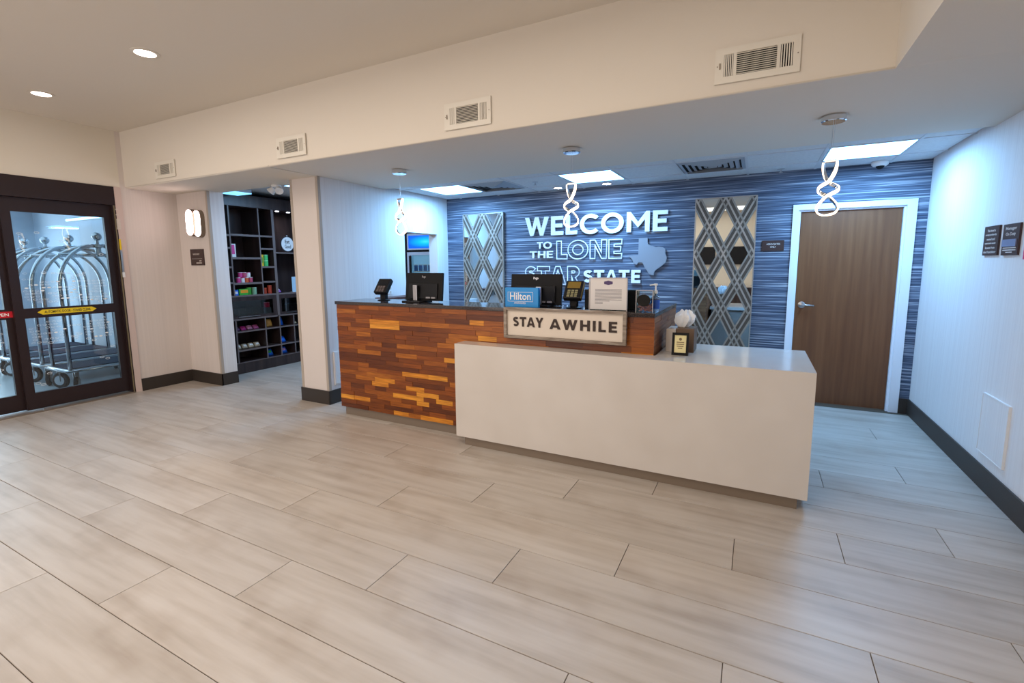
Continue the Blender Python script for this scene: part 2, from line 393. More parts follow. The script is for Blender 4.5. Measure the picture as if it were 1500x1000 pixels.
# partition with the pass-through to the shop
wp = struct('wall_partition', B(None, (XC, XP, YF, YF+.2, 0, 2.6), (XP-.14, XP, YF+.2, 4.30, 0, 2.7), (XP-.14, XP, 5.0, 6.1, 0, 2.7), (XP-.14, XP, 4.30, 5.0, 1.925, 2.7), (XP-.14, XP, 4.30, 5.0, 0, .95)), 'wallp_yw')
wp.data.materials.append(M['wallp_y'])
for p in wp.data.polygons:
    if p.normal.x > .5 and p.center.x > XP-.01: p.material_index = 1
struct('corner_guard', B(None, (XP-.03, XP+.003, YF-.004, YF, .15, SZ), (XP, XP+.004, YF, YF+.03, .15, SZ)), cm('taupe_vinyl', (176, 164, 152)), wp)
struct('corner_guard', B(None, (XC-.003, XC+.03, YF-.004, YF, .15, SZ), (XC-.004, XC, YF, YF+.03, .15, SZ)), cm('taupe_vinyl', (176, 164, 152)), wp)
wf = struct('wall_front', B(None, (XL-.1, XJ, YF, YF+.2, 0, 2.7)), 'wallp_x')
wf.data.materials.append(M['wallp_y'])
for p in wf.data.polygons:
    if p.normal.x > .5: p.material_index = 1
struct('corner_guard', B(None, (XJ-.03, XJ+.003, YF-.004, YF, .15, SZ), (XJ, XJ+.004, YF, YF+.03, .15, SZ)), cm('taupe_vinyl', (176, 164, 152)), wf)
struct('wall_left', B(None, (XL-.12, XL, 2.37, YF, 0, 3.1), (XL-.12, XL, YN, -.1, 0, 3.1), (XL-.12, XL, -.1, 2.37, 2.41, 3.1)), 'wallp_yw')
wl = bpy.data.objects['wall_left']; wl.data.materials.append(M['paint'])
for p in wl.data.polygons:
    if p.center.z > 2.5: p.material_index = 1
wn = struct('wall_near', B(None, (XL-.12, XR+.12, YN-.12, YN, 0, 3.1)), 'paint')
struct('wall_shop_left', B(None, (-3.84, -3.72, YF+.2, 6.2, 0, 2.7)), 'esp')
struct('wall_shop_back', B(None, (-3.84, XP, 6.0, 6.12, 0, 2.7)), 'esp')
struct('ceiling', B(None, (XL-.12, XT, YN, YS, UZ, UZ+.1)), 'ceil')
# lowered ceiling: L-shaped bulkhead with softened lower edges
bm = B(None, (XL, XP, YS, YF+.2, SZ, 3.135), (XP, XR, YS, 3.97, SZ, 3.135), (XT, XR, YN, YS, SZ, 3.135)); bmesh.ops.remove_doubles(bm, verts=bm.verts, dist=1e-5)
es = [e for e in bm.edges if all(abs(v.co.z-SZ) < 1e-4 for v in e.verts) and ((all(abs(v.co.y-YS) < 1e-4 for v in e.verts) and min(v.co.x for v in e.verts) < 0) )]
bmesh.ops.bevel(bm, geom=es, offset=.012, segments=3, affect='EDGES')
sof = struct('ceiling_soffit', bm, 'soffit')
gc = struct('ceiling_grid', B(None, (XP, XR, 3.972, YB, CZ+.02, CZ+.1)), 'ctile')
xs = [XP+.004]+[-.763+.61*k for k in range(9)]+[XR-.004]
ys = [3.976, 4.275, 4.885, YB-.004]
lights = {(1, 1): 0, (4, 1): 1, (8, 1): 2}; vents = {(2, 1), (6, 1)}
for i in range(len(xs)-1):
    for j in range(3):
        if (i, j) in lights or (i, j) in vents: continue
        struct('ceiling_tile', B(None, (xs[i]+.010, xs[i+1]-.010, ys[j]+.010, ys[j+1]-.010, CZ+.004, CZ+.018), bev=.002), 'ctile', gc)
for x in xs[1:-1]: struct('grid_bar', B(None, (x-.012, x+.012, 3.976, YB, CZ, CZ+.02)), 'tbar', gc)
for y in ys[1:-1]: struct('grid_bar', B(None, (XP, XR, y-.012, y+.012, CZ-.001, CZ+.019)), 'tbar', gc)
struct('ceiling_shop', B(None, (-3.84, XP-.14, YF+.2, 6.1, 2.55, 2.65)), 'ctile')
# baseboards
struct('baseboard_right', B(None, (XR-.014, XR, YN, YB, 0, .15), bev=.002), 'base')
struct('baseboard_back', B(None, (XP, 3.335, YB-.014, YB, 0, .15), (4.355, XR-.014, YB-.014, YB, 0, .15)), 'base')
struct('baseboard_partition', B(None, (XC-.014, XP+.014, YF-.014, YF, 0, .15), (XP, XP+.014, YF-.014, YB-.014, 0, .15), (XC-.014, XC, YF-.014, YF+.2, 0, .15)), 'base')
struct('baseboard_front', B(None, (XL, XJ+.014, YF-.014, YF, 0, .15), (XJ, XJ+.014, YF-.014, YF+.2, 0, .15)), 'base')
struct('baseboard_left', B(None, (XL, XL+.014, 2.375, YF-.014, 0, .15)), 'base')
# vestibule
struct('floor_vestibule', B(None, (-8.2, XL-.06, -.4, 3.1, -.1, 0)), 'vestfloor')
struct('wall_vestibule_back', B(None, (-8.2, XL-.12, 3.06, 3.16, 0, 2.7)), 'vwall')
struct('wall_vestibule_near', B(None, (-8.2, XL-.12, -.5, -.4, 0, 2.7)), 'vwall')
struct('ceiling_vestibule', B(None, (-8.2, XL-.12, -.5, 3.16, 2.6, 2.7)), 'vwall')
struct('wall_vestibule_left', B(None, (-8.2, -8.1, -.4, 3.06, 2.35, 2.7), (-8.2, -8.1, 2.5, 3.06, 0, 2.35), (-8.2, -8.1, -.4, .0, 0, 2.35)), 'vwall')

# ------------------------------------------------------------------ entrance doors (left)
XD = -3.62
d1 = thing('door_1', 'dark bronze framed sliding glass entrance door at the left', 'door'); d1['kind'] = 'structure'; del d1['category']; del d1['label']
obj('header', B(None, (XL-.10, XL+.012, -.1, 2.305, 2.20, 2.41), bev=.003), 'dkframe', d1)
obj('jamb', B(None, (XL-.11, XL+.006, 2.27, 2.37, 0, 2.41)), 'dkframe', d1)
obj('jamb_trim', B(None, (XL, XL+.01, 2.305, 2.372, 0, 2.41)), cm('pinkish_trim', (206, 186, 178)), d1)
obj('jamb_guide', B(None, (XL+.006, XL+.016, 2.282, 2.292, 0, 2.2)), cm('olive_metal', (120, 108, 84)), d1)
obj('threshold', B(None, (XL-.14, XL+.02, -.1, 2.3, 0, .012)), 'kick', d1)
def leaf(y0, y1, x, label):
    lf = obj('door_leaf', B(None, (x-.02, x+.02, y0, y0+.075, .03, 2.2), (x-.02, x+.02, y1-.075, y1, .03, 2.2), (x-.02, x+.02, y0+.075, y1-.075, .03, .2),
        (x-.02, x+.02, y0+.075, y1-.075, .98, 1.082), (x-.02, x+.02, y0+.075, y1-.075, 2.06, 2.2)), 'dkframe', d1)
    obj('glass_pane', B(None, (x-.003, x+.003, y0+.073, y1-.073, .198, .982)), 'glass', lf)
    obj('glass_pane', B(None, (x-.003, x+.003, y0+.073, y1-.073, 1.080, 2.062)), 'glass', lf)
    # frosted ovals
    bm = bmesh.new()
    def oval(y, z, ry, rz, t):
        n = 10; a = [bm.verts.new((x+.0045, y+ry*math.cos(2*PI*k/n), z+rz*math.sin(2*PI*k/n))) for k in range(n)]
        if t: 
            c = [bm.verts.new((x+.0045, y+(ry-t)*math.cos(2*PI*k/n), z+(rz-t*.8)*math.sin(2*PI*k/n))) for k in range(n)]
            for k in range(n): bm.faces.new((a[k], a[(k+1) % n], c[(k+1) % n], c[k]))
        else: bm.faces.new(a)
    ya, yb = y0+.11, y1-.11
    for z in [.72+.030*k for k in range(25)]:
        if .95 < z < 1.11: continue
        y = ya+random.random()*.03
        while y < yb:
            dens = 1-abs((z-1.08)/.42)
            if random.random() < .35+.5*dens: oval(y, z, .017, .008, .0028 if random.random() < .85 else 0)
            y += .044
    for k in range(26):
        z = random.uniform(.25, 1.95)
        if .95 < z < 1.11: continue
        oval(random.uniform(ya, yb), z, .022, .011, .004)
    o = obj('frosted_oval_pattern', bm, 'frost', lf); o['kind'] = 'stuff'
    return lf
l1 = leaf(1.36, 2.275, XD, '')
l2 = leaf(.42, 1.385, XD-.05, '')
obj('door_sweep', B(None, (XL-.02, XL+.0, 1.47, 1.53, .012, .03)), 'satin', d1)
# stickers on the mid rails
mp = on_left(XD+.02)
hx = [(1.535, 1.037), (1.575, 1.010), (1.995, 1.010), (2.035, 1.037), (1.995, 1.062), (1.575, 1.062)]
st = obj('sticker', prism(None, hx, 0, .002, mp), 'yellow', l1); st['label'] = 'yellow arrow-ended sticker'
obj('sticker_text', text_bm('AUTOMATIC DOOR - STAND CLEAR', 1.59, 1.022, .39, .028, on_left(XD+.0222), depth=.0005, off=.012), 'blacktext', l1)
st = obj('sticker', B(None, (XD-.031, XD-.029, .62, 1.365, 1.0, 1.062)), 'red', l2); st['label'] = 'red emergency sticker'
obj('sticker_text', text_bm('IN EMERGENCY PUSH TO OPEN', .66, 1.015, .675, .032, on_left(XD-.0288), depth=.0005, off=.015), 'whitetext', l2)
# upright lettered strip on the jamb
obj('latch_keeper', B(None, (XL+.008, XL+.02, 2.296, 2.33, 1.93, 2.05), (XL+.02, XL+.026, 2.296, 2.33, 1.95, 1.965), (XL+.02, XL+.026, 2.296, 2.33, 1.985, 2.0), (XL+.02, XL+.026, 2.296, 2.33, 2.02, 2.035), (XL+.008, XL+.016, 2.298, 2.325, 2.09, 2.102), (XL+.008, XL+.016, 2.298, 2.325, 2.15, 2.162)), 'palebox', d1)
obj('jamb_sticker', B(None, (XL+.010, XL+.013, 2.30, 2.318, 1.70, 1.82)), 'yellow', d1)
obj('jamb_rod', B(None, (XL+.010, XL+.016, 2.30, 2.318, 1.44, 1.69)), 'satin', d1)
obj('jamb_rod_cap', B(None, (XL+.010, XL+.018, 2.297, 2.322, 1.38, 1.44)), 'white', d1)

# ------------------------------------------------------------------ luggage carts
def make_cart(cx, label):
    t = thing('luggage_cart', label, 'luggage cart', (cx, 2.45, 0), 0, 'luggage carts parked in a row')
    hw, hl, z = .235, .50, .27
    bm = B(None, (-hw-.04, hw+.04, -hl-.04, hl+.04, z-.02, z+.02), bev=.008); obj('deck_frame', bm, 'satin', t)
    obj('deck_carpet', B(None, (-hw-.01, hw+.01, -hl-.01, hl+.01, z+.02, z+.028)), 'carpet', t)
    obj('bumper', tube(None, [(-hw-.05, -hl-.05, z), (hw+.05, -hl-.05, z), (hw+.05, hl+.05, z), (-hw-.05, hl+.05, z)], .017, 8, True), 'cartsteel', t, smooth=True)
    for sx in (-1, 1):
        for sy in (-1, 1):
            pts = [(sx*hw, sy*hl, z+.02), (sx*hw, sy*hl, 1.25)]
            for k in range(1, 13):
                a = PI/2*k/12; pts.append((sx*hw*math.cos(a)**.9 if k < 12 else 0, sy*hl*(math.cos(a)**.9 if k < 12 else 0), 1.25+.52*math.sin(a)))
            obj('post', tube(None, pts, .021, 10), 'cartsteel', t, smooth=True)
            w_ = obj('caster', lathe(None, [(.03, -.018), (.088, -.022), (.1, -.014), (.1, .014), (.088, .022), (.03, .018)], n=18), 'rubber', t, loc=(sx*(hw-.02), sy*(hl-.05), .1), rot=(PI/2, 0, .5*sx*sy))
            obj('wheel_hub', lathe(None, [(.0, -.024), (.06, -.023), (.06, .023), (.0, .024)], n=14), 'satin', w_)
            obj('fork', B(None, (sx*(hw-.02)-.03, sx*(hw-.02)-.025, sy*(hl-.05)-.02, sy*(hl-.05)+.02, .09, z-.02), (sx*(hw-.02)+.025, sx*(hw-.02)+.03, sy*(hl-.05)-.02, sy*(hl-.05)+.02, .09, z-.02), (sx*(hw-.02)-.03, sx*(hw-.02)+.03, sy*(hl-.05)-.02, sy*(hl-.05)+.02, z-.03, z-.018)), 'satin', t)
    obj('hanging_rail', tube(None, [(0, -hl+.1, 1.66), (0, hl-.1, 1.66)], .012, 8), 'cartsteel', t, smooth=True)
    obj('crown', lathe(None, [(0, 1.64), (.02, 1.64), (.03, 1.66), (.03, 1.74), (.075, 1.75), (.075, 1.79), (.02, 1.80), (.015, 1.84), (0, 1.84)], n=18), 'cartsteel', t)
    bm = bmesh.new(); bmesh.ops.create_uvsphere(bm, u_segments=20, v_segments=12, radius=.052, matrix=Matrix.Translation((0, 0, 1.885))); obj('ball_finial', bm, 'cartsteel', t, smooth=True)
    return t
c1 = make_cart(-4.435, 'chrome birdcage luggage cart nearest the glass door')
copy_tree(c1, (-5.20, 2.45, 0), 0, 'second chrome birdcage luggage cart from the glass door')
copy_tree(c1, (-5.93, 2.45, 0), 0, 'third chrome birdcage luggage cart from the glass door')
copy_tree(c1, (-6.62, 2.45, 0), 0, 'farthest chrome birdcage luggage cart, at the left end of the row')
t = thing('reflection_strip', 'thin glowing strip above the luggage carts, standing in for a reflection in the door glass', 'light', (-6.2, 3.04, 2.25))  # glowing bar added in place of a light's reflection in the glass door
obj('housing', B(None, (-.62, .62, 0, .02, -.02, .02)), 'white', t); obj('diffuser', B(None, (-.6, .6, -.012, 0, -.012, .012)), 'panel', t)

# ------------------------------------------------------------------ back room door
d2 = bpy.data.objects.new('door_2', None); COL.objects.link(d2); d2['kind'] = 'structure'
yb = YB
dp = obj('door_panel', B(None, (3.415, 4.255, yb+.03, yb+.07, .01, 2.012), bev=.003), 'door', d2)
obj('door_frame', B(None, (3.339, 3.392, yb-.018, yb+.12, 0, 2.085), (4.277, 4.353, yb-.018, yb+.12, 0, 2.085), (3.392, 4.277, yb-.018, yb+.12, 2.03, 2.085)), 'frame_white', d2)
obj('door_stop', B(None, (3.392, 3.412, yb+.005, yb+.12, 0, 2.03), (4.258, 4.277, yb+.005, yb+.12, 0, 2.03), (3.412, 4.258, yb+.005, yb+.12, 2.014, 2.03)), 'frame_white', d2)
hd = obj('door_handle', lathe(None, [(.0, 0), (.034, 0), (.034, .008), (.022, .012), (.013, .014), (.013, .05), (.0, .052)], n=20), 'satin', d2, loc=(3.475, yb+.03, 1.05), rot=(PI/2, 0, 0))
obj('lever', tube(None, [(0, 0, .045), (.03, 0, .048), (.11, -.003, .045)], .0085, 8), 'satin', hd, smooth=True)

# ------------------------------------------------------------------ reception desk
desk = thing('reception_desk', 'long reception counter faced with stacked strips of reddish brown wood under a dark polished top', 'reception desk')
DX0, DX1, DY, DT = -.643, 2.424, 2.793, 1.149
obj('carcass', B(None, (DX0+.012, DX1-.012, DY+.012, 3.2, .10, DT-.03), (2.30, DX1-.012, 3.2, 3.756, .10, DT-.03)), 'teakend', desk)
obj('countertop', B(None, (DX0-.012, DX1+.005, DY-.012, 3.21, DT-.03, DT), (2.28, DX1+.005, 3.21, 3.76, DT-.03, DT), bev=.003), 'granite', desk)
obj('toe_kick', B(None, (DX0+.035, 2.3, DY+.02, 3.15, 0, .10)), 'kick', desk)
RH = (DT-.03-.085)/24
cache = {}
def brick(x0, x1, z0, z1, proud, side=False):
    key = (round(x1-x0, 3), round(proud, 3), side)
    me = cache.get(key)
    if me is None:
        h = RH-.0010; l = x1-x0-.001
        bm = B(None, (-l/2, l/2, -proud, .012, -h/2, h/2)) if not side else B(None, (-.012, proud, -l/2, l/2, -h/2, h/2))
        me = bpy.data.meshes.new('wood_block'); bm.to_mesh(me); bm.free(); me.materials.append(M['teak'] if not side else M['teakend']); cache[key] = me
    if not side: obj('wood_block', me, None, desk, loc=((x0+x1)/2, DY, (z0+z1)/2))
    else: obj('wood_block', me, None, desk, loc=(DX1, (x0+x1)/2, (z0+z1)/2))
LENS = [.14, .18, .21, .25, .30, .36]
for row in range(24):
    z0 = .085+row*RH
    xe = .90 if z0+RH < .85 else DX1
    x = DX0
    while x < xe-.005:
        l = random.choice(LENS)
        x1 = x+l
        if xe-x1 < .09: x1 = xe
        brick(x, round(x1, 3), z0, z0+RH, random.choice((0, 0, .0015, .003)))
        x = x1
    if z0+RH > .86:
        y = DY+.0
        while y < 3.75:
            y1 = y+random.choice((.25, .32, .40))
            if 3.756-y1 < .12: y1 = 3.756
            brick(y, y1, z0, z0+RH, random.choice((0, .002)), True); y = y1
wd = thing('white_counter', 'low white stone counter block wrapped around the front of the wood reception desk', 'counter')
WX0, WX1, WY0, WY1, WT = .865, 3.379, 2.622, 3.42, .8555
bm = B(None, (WX0, WX1, WY0, WY0+.04, .073, WT-.04), (WX1-.04, WX1, WY0+.04, WY1, .073, WT-.04), (WX0, WX0+.03, WY0+.04, 2.778, .073, WT-.04))
obj('front_panel', bm, 'quartz', wd)
obj('counter_slab', B(None, (WX0, WX1, WY0, 2.778, WT-.04, WT), (2.44, WX1, 2.778, WY1, WT-.04, WT)), 'quartz', wd)
obj('base_cabinet', B(None, (2.46, WX1-.06, 2.82, WY1-.03, .11, WT-.04)), cm('grey_laminate', (150, 140, 132)), wd)
obj('toe_kick', B(None, (WX0+.07, WX1-.05, WY0+.022, WY0+.13, 0, .073), (WX1-.16, WX1-.05, WY0+.13, WY1-.04, 0, .073)), 'kick', wd)

# STAY AWHILE sign leaning on the desk
sg = thing('wooden_sign', 'white board sign reading STAY AWHILE in a weathered wood frame, on the desk front', 'sign')
SY = 2.775
obj('board', B(None, (1.28, 2.222, SY-.012, SY, .93, 1.14)), 'board', sg)
for bx in ((1.258, 2.24, SY-.03, SY, 1.136, 1.158), (1.258, 2.24, SY-.03, SY, .914, .936), (1.258, 1.284, SY-.03, SY, .936, 1.136), (2.214, 2.24, SY-.03, SY, .936, 1.136)):
    obj('frame_rail', B(None, bx, bev=.002), 'weather', sg)
letters('STAY', 1.338, 1.008, .258, .076, on_back(SY-.012), 'signtext', sg, depth=.006, t=.21, gap=.16)
letters('AWHILE', 1.650, 1.002, .520, .078, on_back(SY-.012), 'signtext', sg, depth=.006, t=.21, gap=.24)

# ------------------------------------------------------------------ lettering on the blue wall
ws = thing('wall_lettering', 'white raised letters WELCOME TO THE LONE STAR STATE on the blue wall', 'sign', (0, 0, 0))
mpw = on_back(YB-.012)
for body, u0, v0, w_, h, t_ in (('WELCOME', .258, 1.870, 1.83, .240, .20), ('TO', .43, 1.700, .21, .088, .19), ('THE', .325, 1.578, .33, .092, .19)):
    letters(body, u0, v0, w_, h, mpw, 'letter', ws, depth=.022, t=t_)
letters('LONE', .708, 1.562, .85, .228, mpw, 'letter', ws, outline=.0072, depth=.022, t=.25, gap=.11)
letters('STAR', .262, 1.235, .76, .232, mpw, 'letter', ws, outline=.0072, depth=.022, t=.25, gap=.10)
letters('STATE', 1.082, 1.262, .71, .160, mpw, 'letter', ws, depth=.022, t=.22)
TX = [((x-1045)/385, (715-y)/363) for x, y in ((1148, 352), (1235, 352), (1236, 405), (1262, 425), (1290, 432), (1318, 442), (1345, 438), (1380, 444), (1410, 460), (1411, 505), (1428, 545), (1420, 572), (1417, 592), (1375, 625), (1330, 655), (1308, 680), (1306, 712), (1282, 708), (1254, 696), (1238, 665), (1215, 640), (1200, 605), (1185, 588), (1150, 586), (1132, 610), (1100, 595), (1090, 560), (1045, 518), (1147, 516))]
tx = thing('state_cutout', 'flat grey silhouette of Texas mounted beside the white letters', 'wall decor')
obj('silhouette', prism(None, [(1.64+.455*u, 1.352+.445*v) for u, v in TX], 0, .02, on_back(YB-.010)), 'texas', tx)
obj('standoff', cyl(cyl(None, (1.8, YB, 1.68), (1.8, YB-.011, 1.68), .01), (1.98, YB, 1.6), (1.98, YB-.011, 1.6), .01), 'satin', tx)

# ------------------------------------------------------------------ lattice mirrors
def lattice_mirror(x0, x1, z0, z1, label):
    t = thing('lattice_mirror', label, 'mirror', group='tall mirrors with diamond lattice')
    y1, yf = YB-.012, YB-.045
    obj('backing', B(None, (x0, x1, yf+.01, y1, z0, z1)), 'lattice', t)
    obj('mirror_pane', B(None, (x0+.008, x1-.008, yf+.006, yf+.010, z0+.008, z1-.008)), 'mirror', t)
    obj('rim', B(None, (x0-.004, x0+.008, yf-.004, y1, z0, z1), (x1-.008, x1+.004, yf-.004, y1, z0, z1), (x0, x1, yf-.004, y1, z1-.008, z1+.004), (x0, x1, yf-.004, y1, z0-.004, z0+.008)), 'lattice2', t)
    w_ = x1-x0
    def strip(xa, za, xb, zb, half, d0, d1, nm, mt, off=0):
        d = Vector((xb-xa, zb-za)); n_ = Vector((-d.y, d.x)).normalized(); 
        P = [Vector((xa, za))+n_*(off+half), Vector((xb, zb))+n_*(off+half), Vector((xb, zb))+n_*(off-half), Vector((xa, za))+n_*(off-half)]
        # clip to the mirror rectangle
        def clip(poly, f, inter):
            out = []
            for a, b_ in zip(poly, poly[1:]+poly[:1]):
                if f(a): out.append(a)
                if f(a) != f(b_): out.append(inter(a, b_))
            return out
        for ax, lim, sgn in ((0, x0+.006, 1), (0, x1-.006, -1), (1, z0+.006, 1), (1, z1-.006, -1)):
            if not P: return
            P = clip(P, lambda p: (p[ax]-lim)*sgn >= 0, lambda a, b_: a+(b_-a)*((lim-a[ax])/(b_[ax]-a[ax])))
        if len(P) >= 3: obj(nm, prism(None, [(p.x, p.y) for p in P], d0, d1, on_back(yf+.006)), mt, t)
    sl = 4*.305/w_
    for k in range(-6, 6):
        for sgn in (1, -1):
            c = z1+.61*k
            xa, xb = (x0-.02, x1+.02)
            za = c+sgn*sl*(xa-(x0+x1)/2); zb = c+sgn*sl*(xb-(x0+x1)/2)
            if max(za, zb) < z0 or min(za, zb) > z1: continue
            dd = .0 if sgn > 0 else .002
            strip(xa, za, xb, zb, .056, 0, .010+dd, 'lattice_strip', 'lattice')
            for of, hw in ((0, .009), (.047, .0085), (-.047, .0085)):
                strip(xa, za, xb, zb, hw, .010+dd, .013+dd, 'lattice_bead', 'lattice2' if of == 0 else 'lattice3', of)
    return t
lattice_mirror(-.712, -.071, .50, 2.20, 'tall diamond lattice mirror hanging left of the white WELCOME letters')
lattice_mirror(2.388, 3.002, .50, 2.205, 'tall diamond lattice mirror hanging between the grey state cutout and the brown door')

# ------------------------------------------------------------------ plaques
def plaque(name, label, mp, u0, v0, w_, h, lines, cat='sign'):
    t = thing(name, label, cat); obj('plate', prism(None, [(u0, v0), (u0+w_, v0), (u0+w_, v0+h), (u0, v0+h)], 0, .012, mp), 'plaque', t)
    for body, a, b_, c, d in lines: obj('lettering', text_bm(body, u0+a*w_, v0+b_*h, c*w_, d*h, lambda u, v, q: mp(u, v, q+.0122), depth=.0006, off=.01), 'plaque_text', t)
    return t
plaque('door_plaque', 'small brown plaque on the blue wall left of the brown door', on_back(YB), 3.070, 1.622, .207, .107, [('ASSOCIATES', .2, .55, .62, .17), ('ONLY', .38, .28, .26, .17)])
plaque('wall_plaque', 'narrow brown notice plaque on the right wall, the one nearer the blue wall', on_right(XR), -3.895, 1.53, .225, .195,
       [(s, a, .80-.145*k, 1-2*a, .085) for k, (s, a) in enumerate((('This hotel is', .22), ('independently', .12), ('owned and', .22), ('operated under', .12), ('license from', .18), ('the franchisor', .08)))])
t = plaque('wall_plaque', 'brown Manager On Duty plaque with a name slot on the right wall', on_right(XR), -3.608, 1.527, .215, .193, [('Manager', .16, .78, .68, .13), ('On Duty', .2, .60, .60, .13), ('-', .1, .22, .8, .03), ('-', .1, .15, .8, .03), ('-', .3, .08, .4, .03)])
obj('name_slot', prism(None, [(-3.595, 1.58), (-3.41, 1.58), (-3.41, 1.625), (-3.595, 1.625)], .012, .018, on_right(XR)), cm('blue_grey_insert', (120, 130, 160)), t)
plaque('door_plaque', 'brown plaque on the wall under the twin oval wall lamp', on_back(YF), -3.345, 1.515, .275, .200, [('SUITE SHOP', .2, .64, .5, .10), ('-', .08, .40, .8, .012), ('-', .66, .25, .16, .05), ('-', .42, .12, .42, .05)])
t = thing('wall_poster', 'pink edged notice at the far right end of the right wall', 'notice'); obj('sheet', prism(None, [(-3.325, 1.50), (-3.10, 1.50), (-3.10, 1.70), (-3.325, 1.70)], 0, .008, on_right(XR)), cm('pink_notice', (212, 60, 110)), t)
t = thing('access_panel', 'square white access panel low on the right wall', 'panel')
obj('panel_door', prism(None, [(-3.61, .235), (-3.245, .235), (-3.245, .62), (-3.61, .62)], 0, .012, on_right(XR)), 'wallp_y', t)
obj('panel_rim', B(None, (XR-.014, XR, 3.238, 3.246, .23, .625), (XR-.014, XR, 3.608, 3.616, .23, .625), (XR-.014, XR, 3.246, 3.608, .229, .235), (XR-.014, XR, 3.246, 3.608, .62, .626)), 'white', t)
t = thing('electrical_box', 'tall narrow white panel on the column side beside the wood desk', 'panel'); obj('cover', B(None, (XP, XP+.015, 3.045, 3.25, .20, .57), bev=.003), 'wallp_y', t)
obj('cover_lip', B(None, (XP+.015, XP+.018, 3.055, 3.24, .21, .56)), 'white', t)
t = thing('wall_outlet', 'white wall outlet above the desk, between the card reader and the left monitor', 'outlet'); obj('face_plate', B(None, (XP, XP+.006, 3.95, 4.03, 1.135, 1.245), bev=.002), 'white', t)
obj('socket', B(None, (XP+.006, XP+.009, 3.975, 4.005, 1.150, 1.180), (XP+.006, XP+.009, 3.975, 4.005, 1.20, 1.23)), 'palebox', t)

# ------------------------------------------------------------------ twin oval wall lamp
t = thing('wall_lamp', 'wall lamp of two glowing overlapping ovals beside the shop opening', 'lamp')
for cx, cz, d0 in ((-3.185, 2.035, .025), (-3.075, 2.02, .0)):
    P = [(cx+u, cz+v) for u, v in stadium(.155, .33)]; Q = [(cx+u*.93, cz+v*.95) for u, v in stadium(.155, .33)]
    r = obj('oval_shell', prism(None, P, d0, d0+.052, on_back(YF)), 'kick', t); obj('oval_diffuser', prism(None, Q, d0+.052, d0+.054, on_back(YF)), 'sconce', r)

# ------------------------------------------------------------------ pendants
def ribbon_pts(n=130):
    ph = [(0, .62), (.39, 1.0), (.64, 2.0), (1.0, 3.0)]
    out = []
    def phase(s):
        for (a, p), (b_, q) in zip(ph, ph[1:]):
            if s <= b_: return (p+(q-p)*(s-a)/(b_-a))*PI
        return 3*PI
    for side in (1, -1):
        seq = [k/(n/2) for k in range(int(n/2)+1)]
        if side < 0: seq = seq[::-1][1:]
        for s in seq:
            a = phase(s); r = .055 if s > .3 else .035+.02*s/.3
            e = 1
            z = -.33*s if s < .64 else -.33*(.64+.36*math.sin(PI/2*(s-.64)/.36))
            out.append(Vector((side*r*math.sin(a)*e, side*r*.6*math.cos(a)*(1-s)**.3, z)))
    # round off the bottom of the loop
    return out
def make_pendant(x, label):
    t = thing('pendant_lamp', label, 'pendant lamp', (x, 3.135, SZ), 0, 'twisted ribbon pendants over the desk')
    obj('canopy', lathe(None, [(.0, 0), (.066, 0), (.07, -.006), (.07, -.034), (.064, -.04), (0, -.04)], n=28), 'chrome', t)
    obj('cable', cyl(None, (0, 0, -.04), (0, 0, -.275), .0014, n=6), 'satin', t)
    obj('cable', cyl(None, (.012, 0, -.04), (.004, 0, -.275), .0008, n=6), 'satin', t)
    obj('holder', B(None, (-.03, .03, -.012, .012, -.285, -.268), bev=.003), 'chrome', t)
    pts = ribbon_pts()
    for i in range(4):   # smooth the turn at the bottom
        q = [pts[0]]+[(pts[k-1]+pts[k]*2+pts[k+1])/4 for k in range(1, len(pts)-1)]+[pts[-1]]; pts = q
    for nm, mt, o1, o2, hw in (('led_ribbon', 'led', .0005, .0085, .0112), ('ribbon_back', 'chrome', -.0035, .0005, .0112)):
        bm = bmesh.new(); rings = []
        for i, p in enumerate(pts):
            tn = (pts[min(i+1, len(pts)-1)]-pts[max(i-1, 0)]).normalized()
            ax = Vector((0, 1, 0)); out = Vector((p.x, p.y, 0)) if Vector((p.x, p.y, 0)).length > .004 else Vector((0, 1, 0))
            cen = Vector((0, 0, p.z)); out = (p-Vector((0, 0, -.33*.80))) if p.z < -.33*.64 else out
            out = (out-tn*out.dot(tn)); out = out.normalized() if out.length > 1e-5 else tn.orthogonal().normalized(); sd = tn.cross(out)
            if rings and sd.dot(prev_) < 0: sd = -sd
            prev_ = sd
            q = p+Vector((0, 0, -.28))
            rings.append([bm.verts.new(q+out*o1+sd*hw), bm.verts.new(q+out*o2+sd*hw*.8), bm.verts.new(q+out*o2-sd*hw*.8), bm.verts.new(q+out*o1-sd*hw)])
        for A, C in zip(rings, rings[1:]):
            for k in range(4): bm.faces.new((A[k], A[(k+1) % 4], C[(k+1) % 4], C[k]))
        bm.faces.new(rings[0][::-1]); bm.faces.new(rings[-1]); obj(nm, bm, mt, t, smooth=False)
    return t
p1 = make_pendant(-.079, 'glowing twisted ribbon pendant, the one over the left monitor')
copy_tree(p1, (1.678, 3.135, SZ), .15, 'glowing twisted ribbon pendant hanging in front of the WELCOME letters')
copy_tree(p1, (3.42, 3.15, SZ), -.1, 'glowing twisted ribbon pendant hanging in front of the brown door')

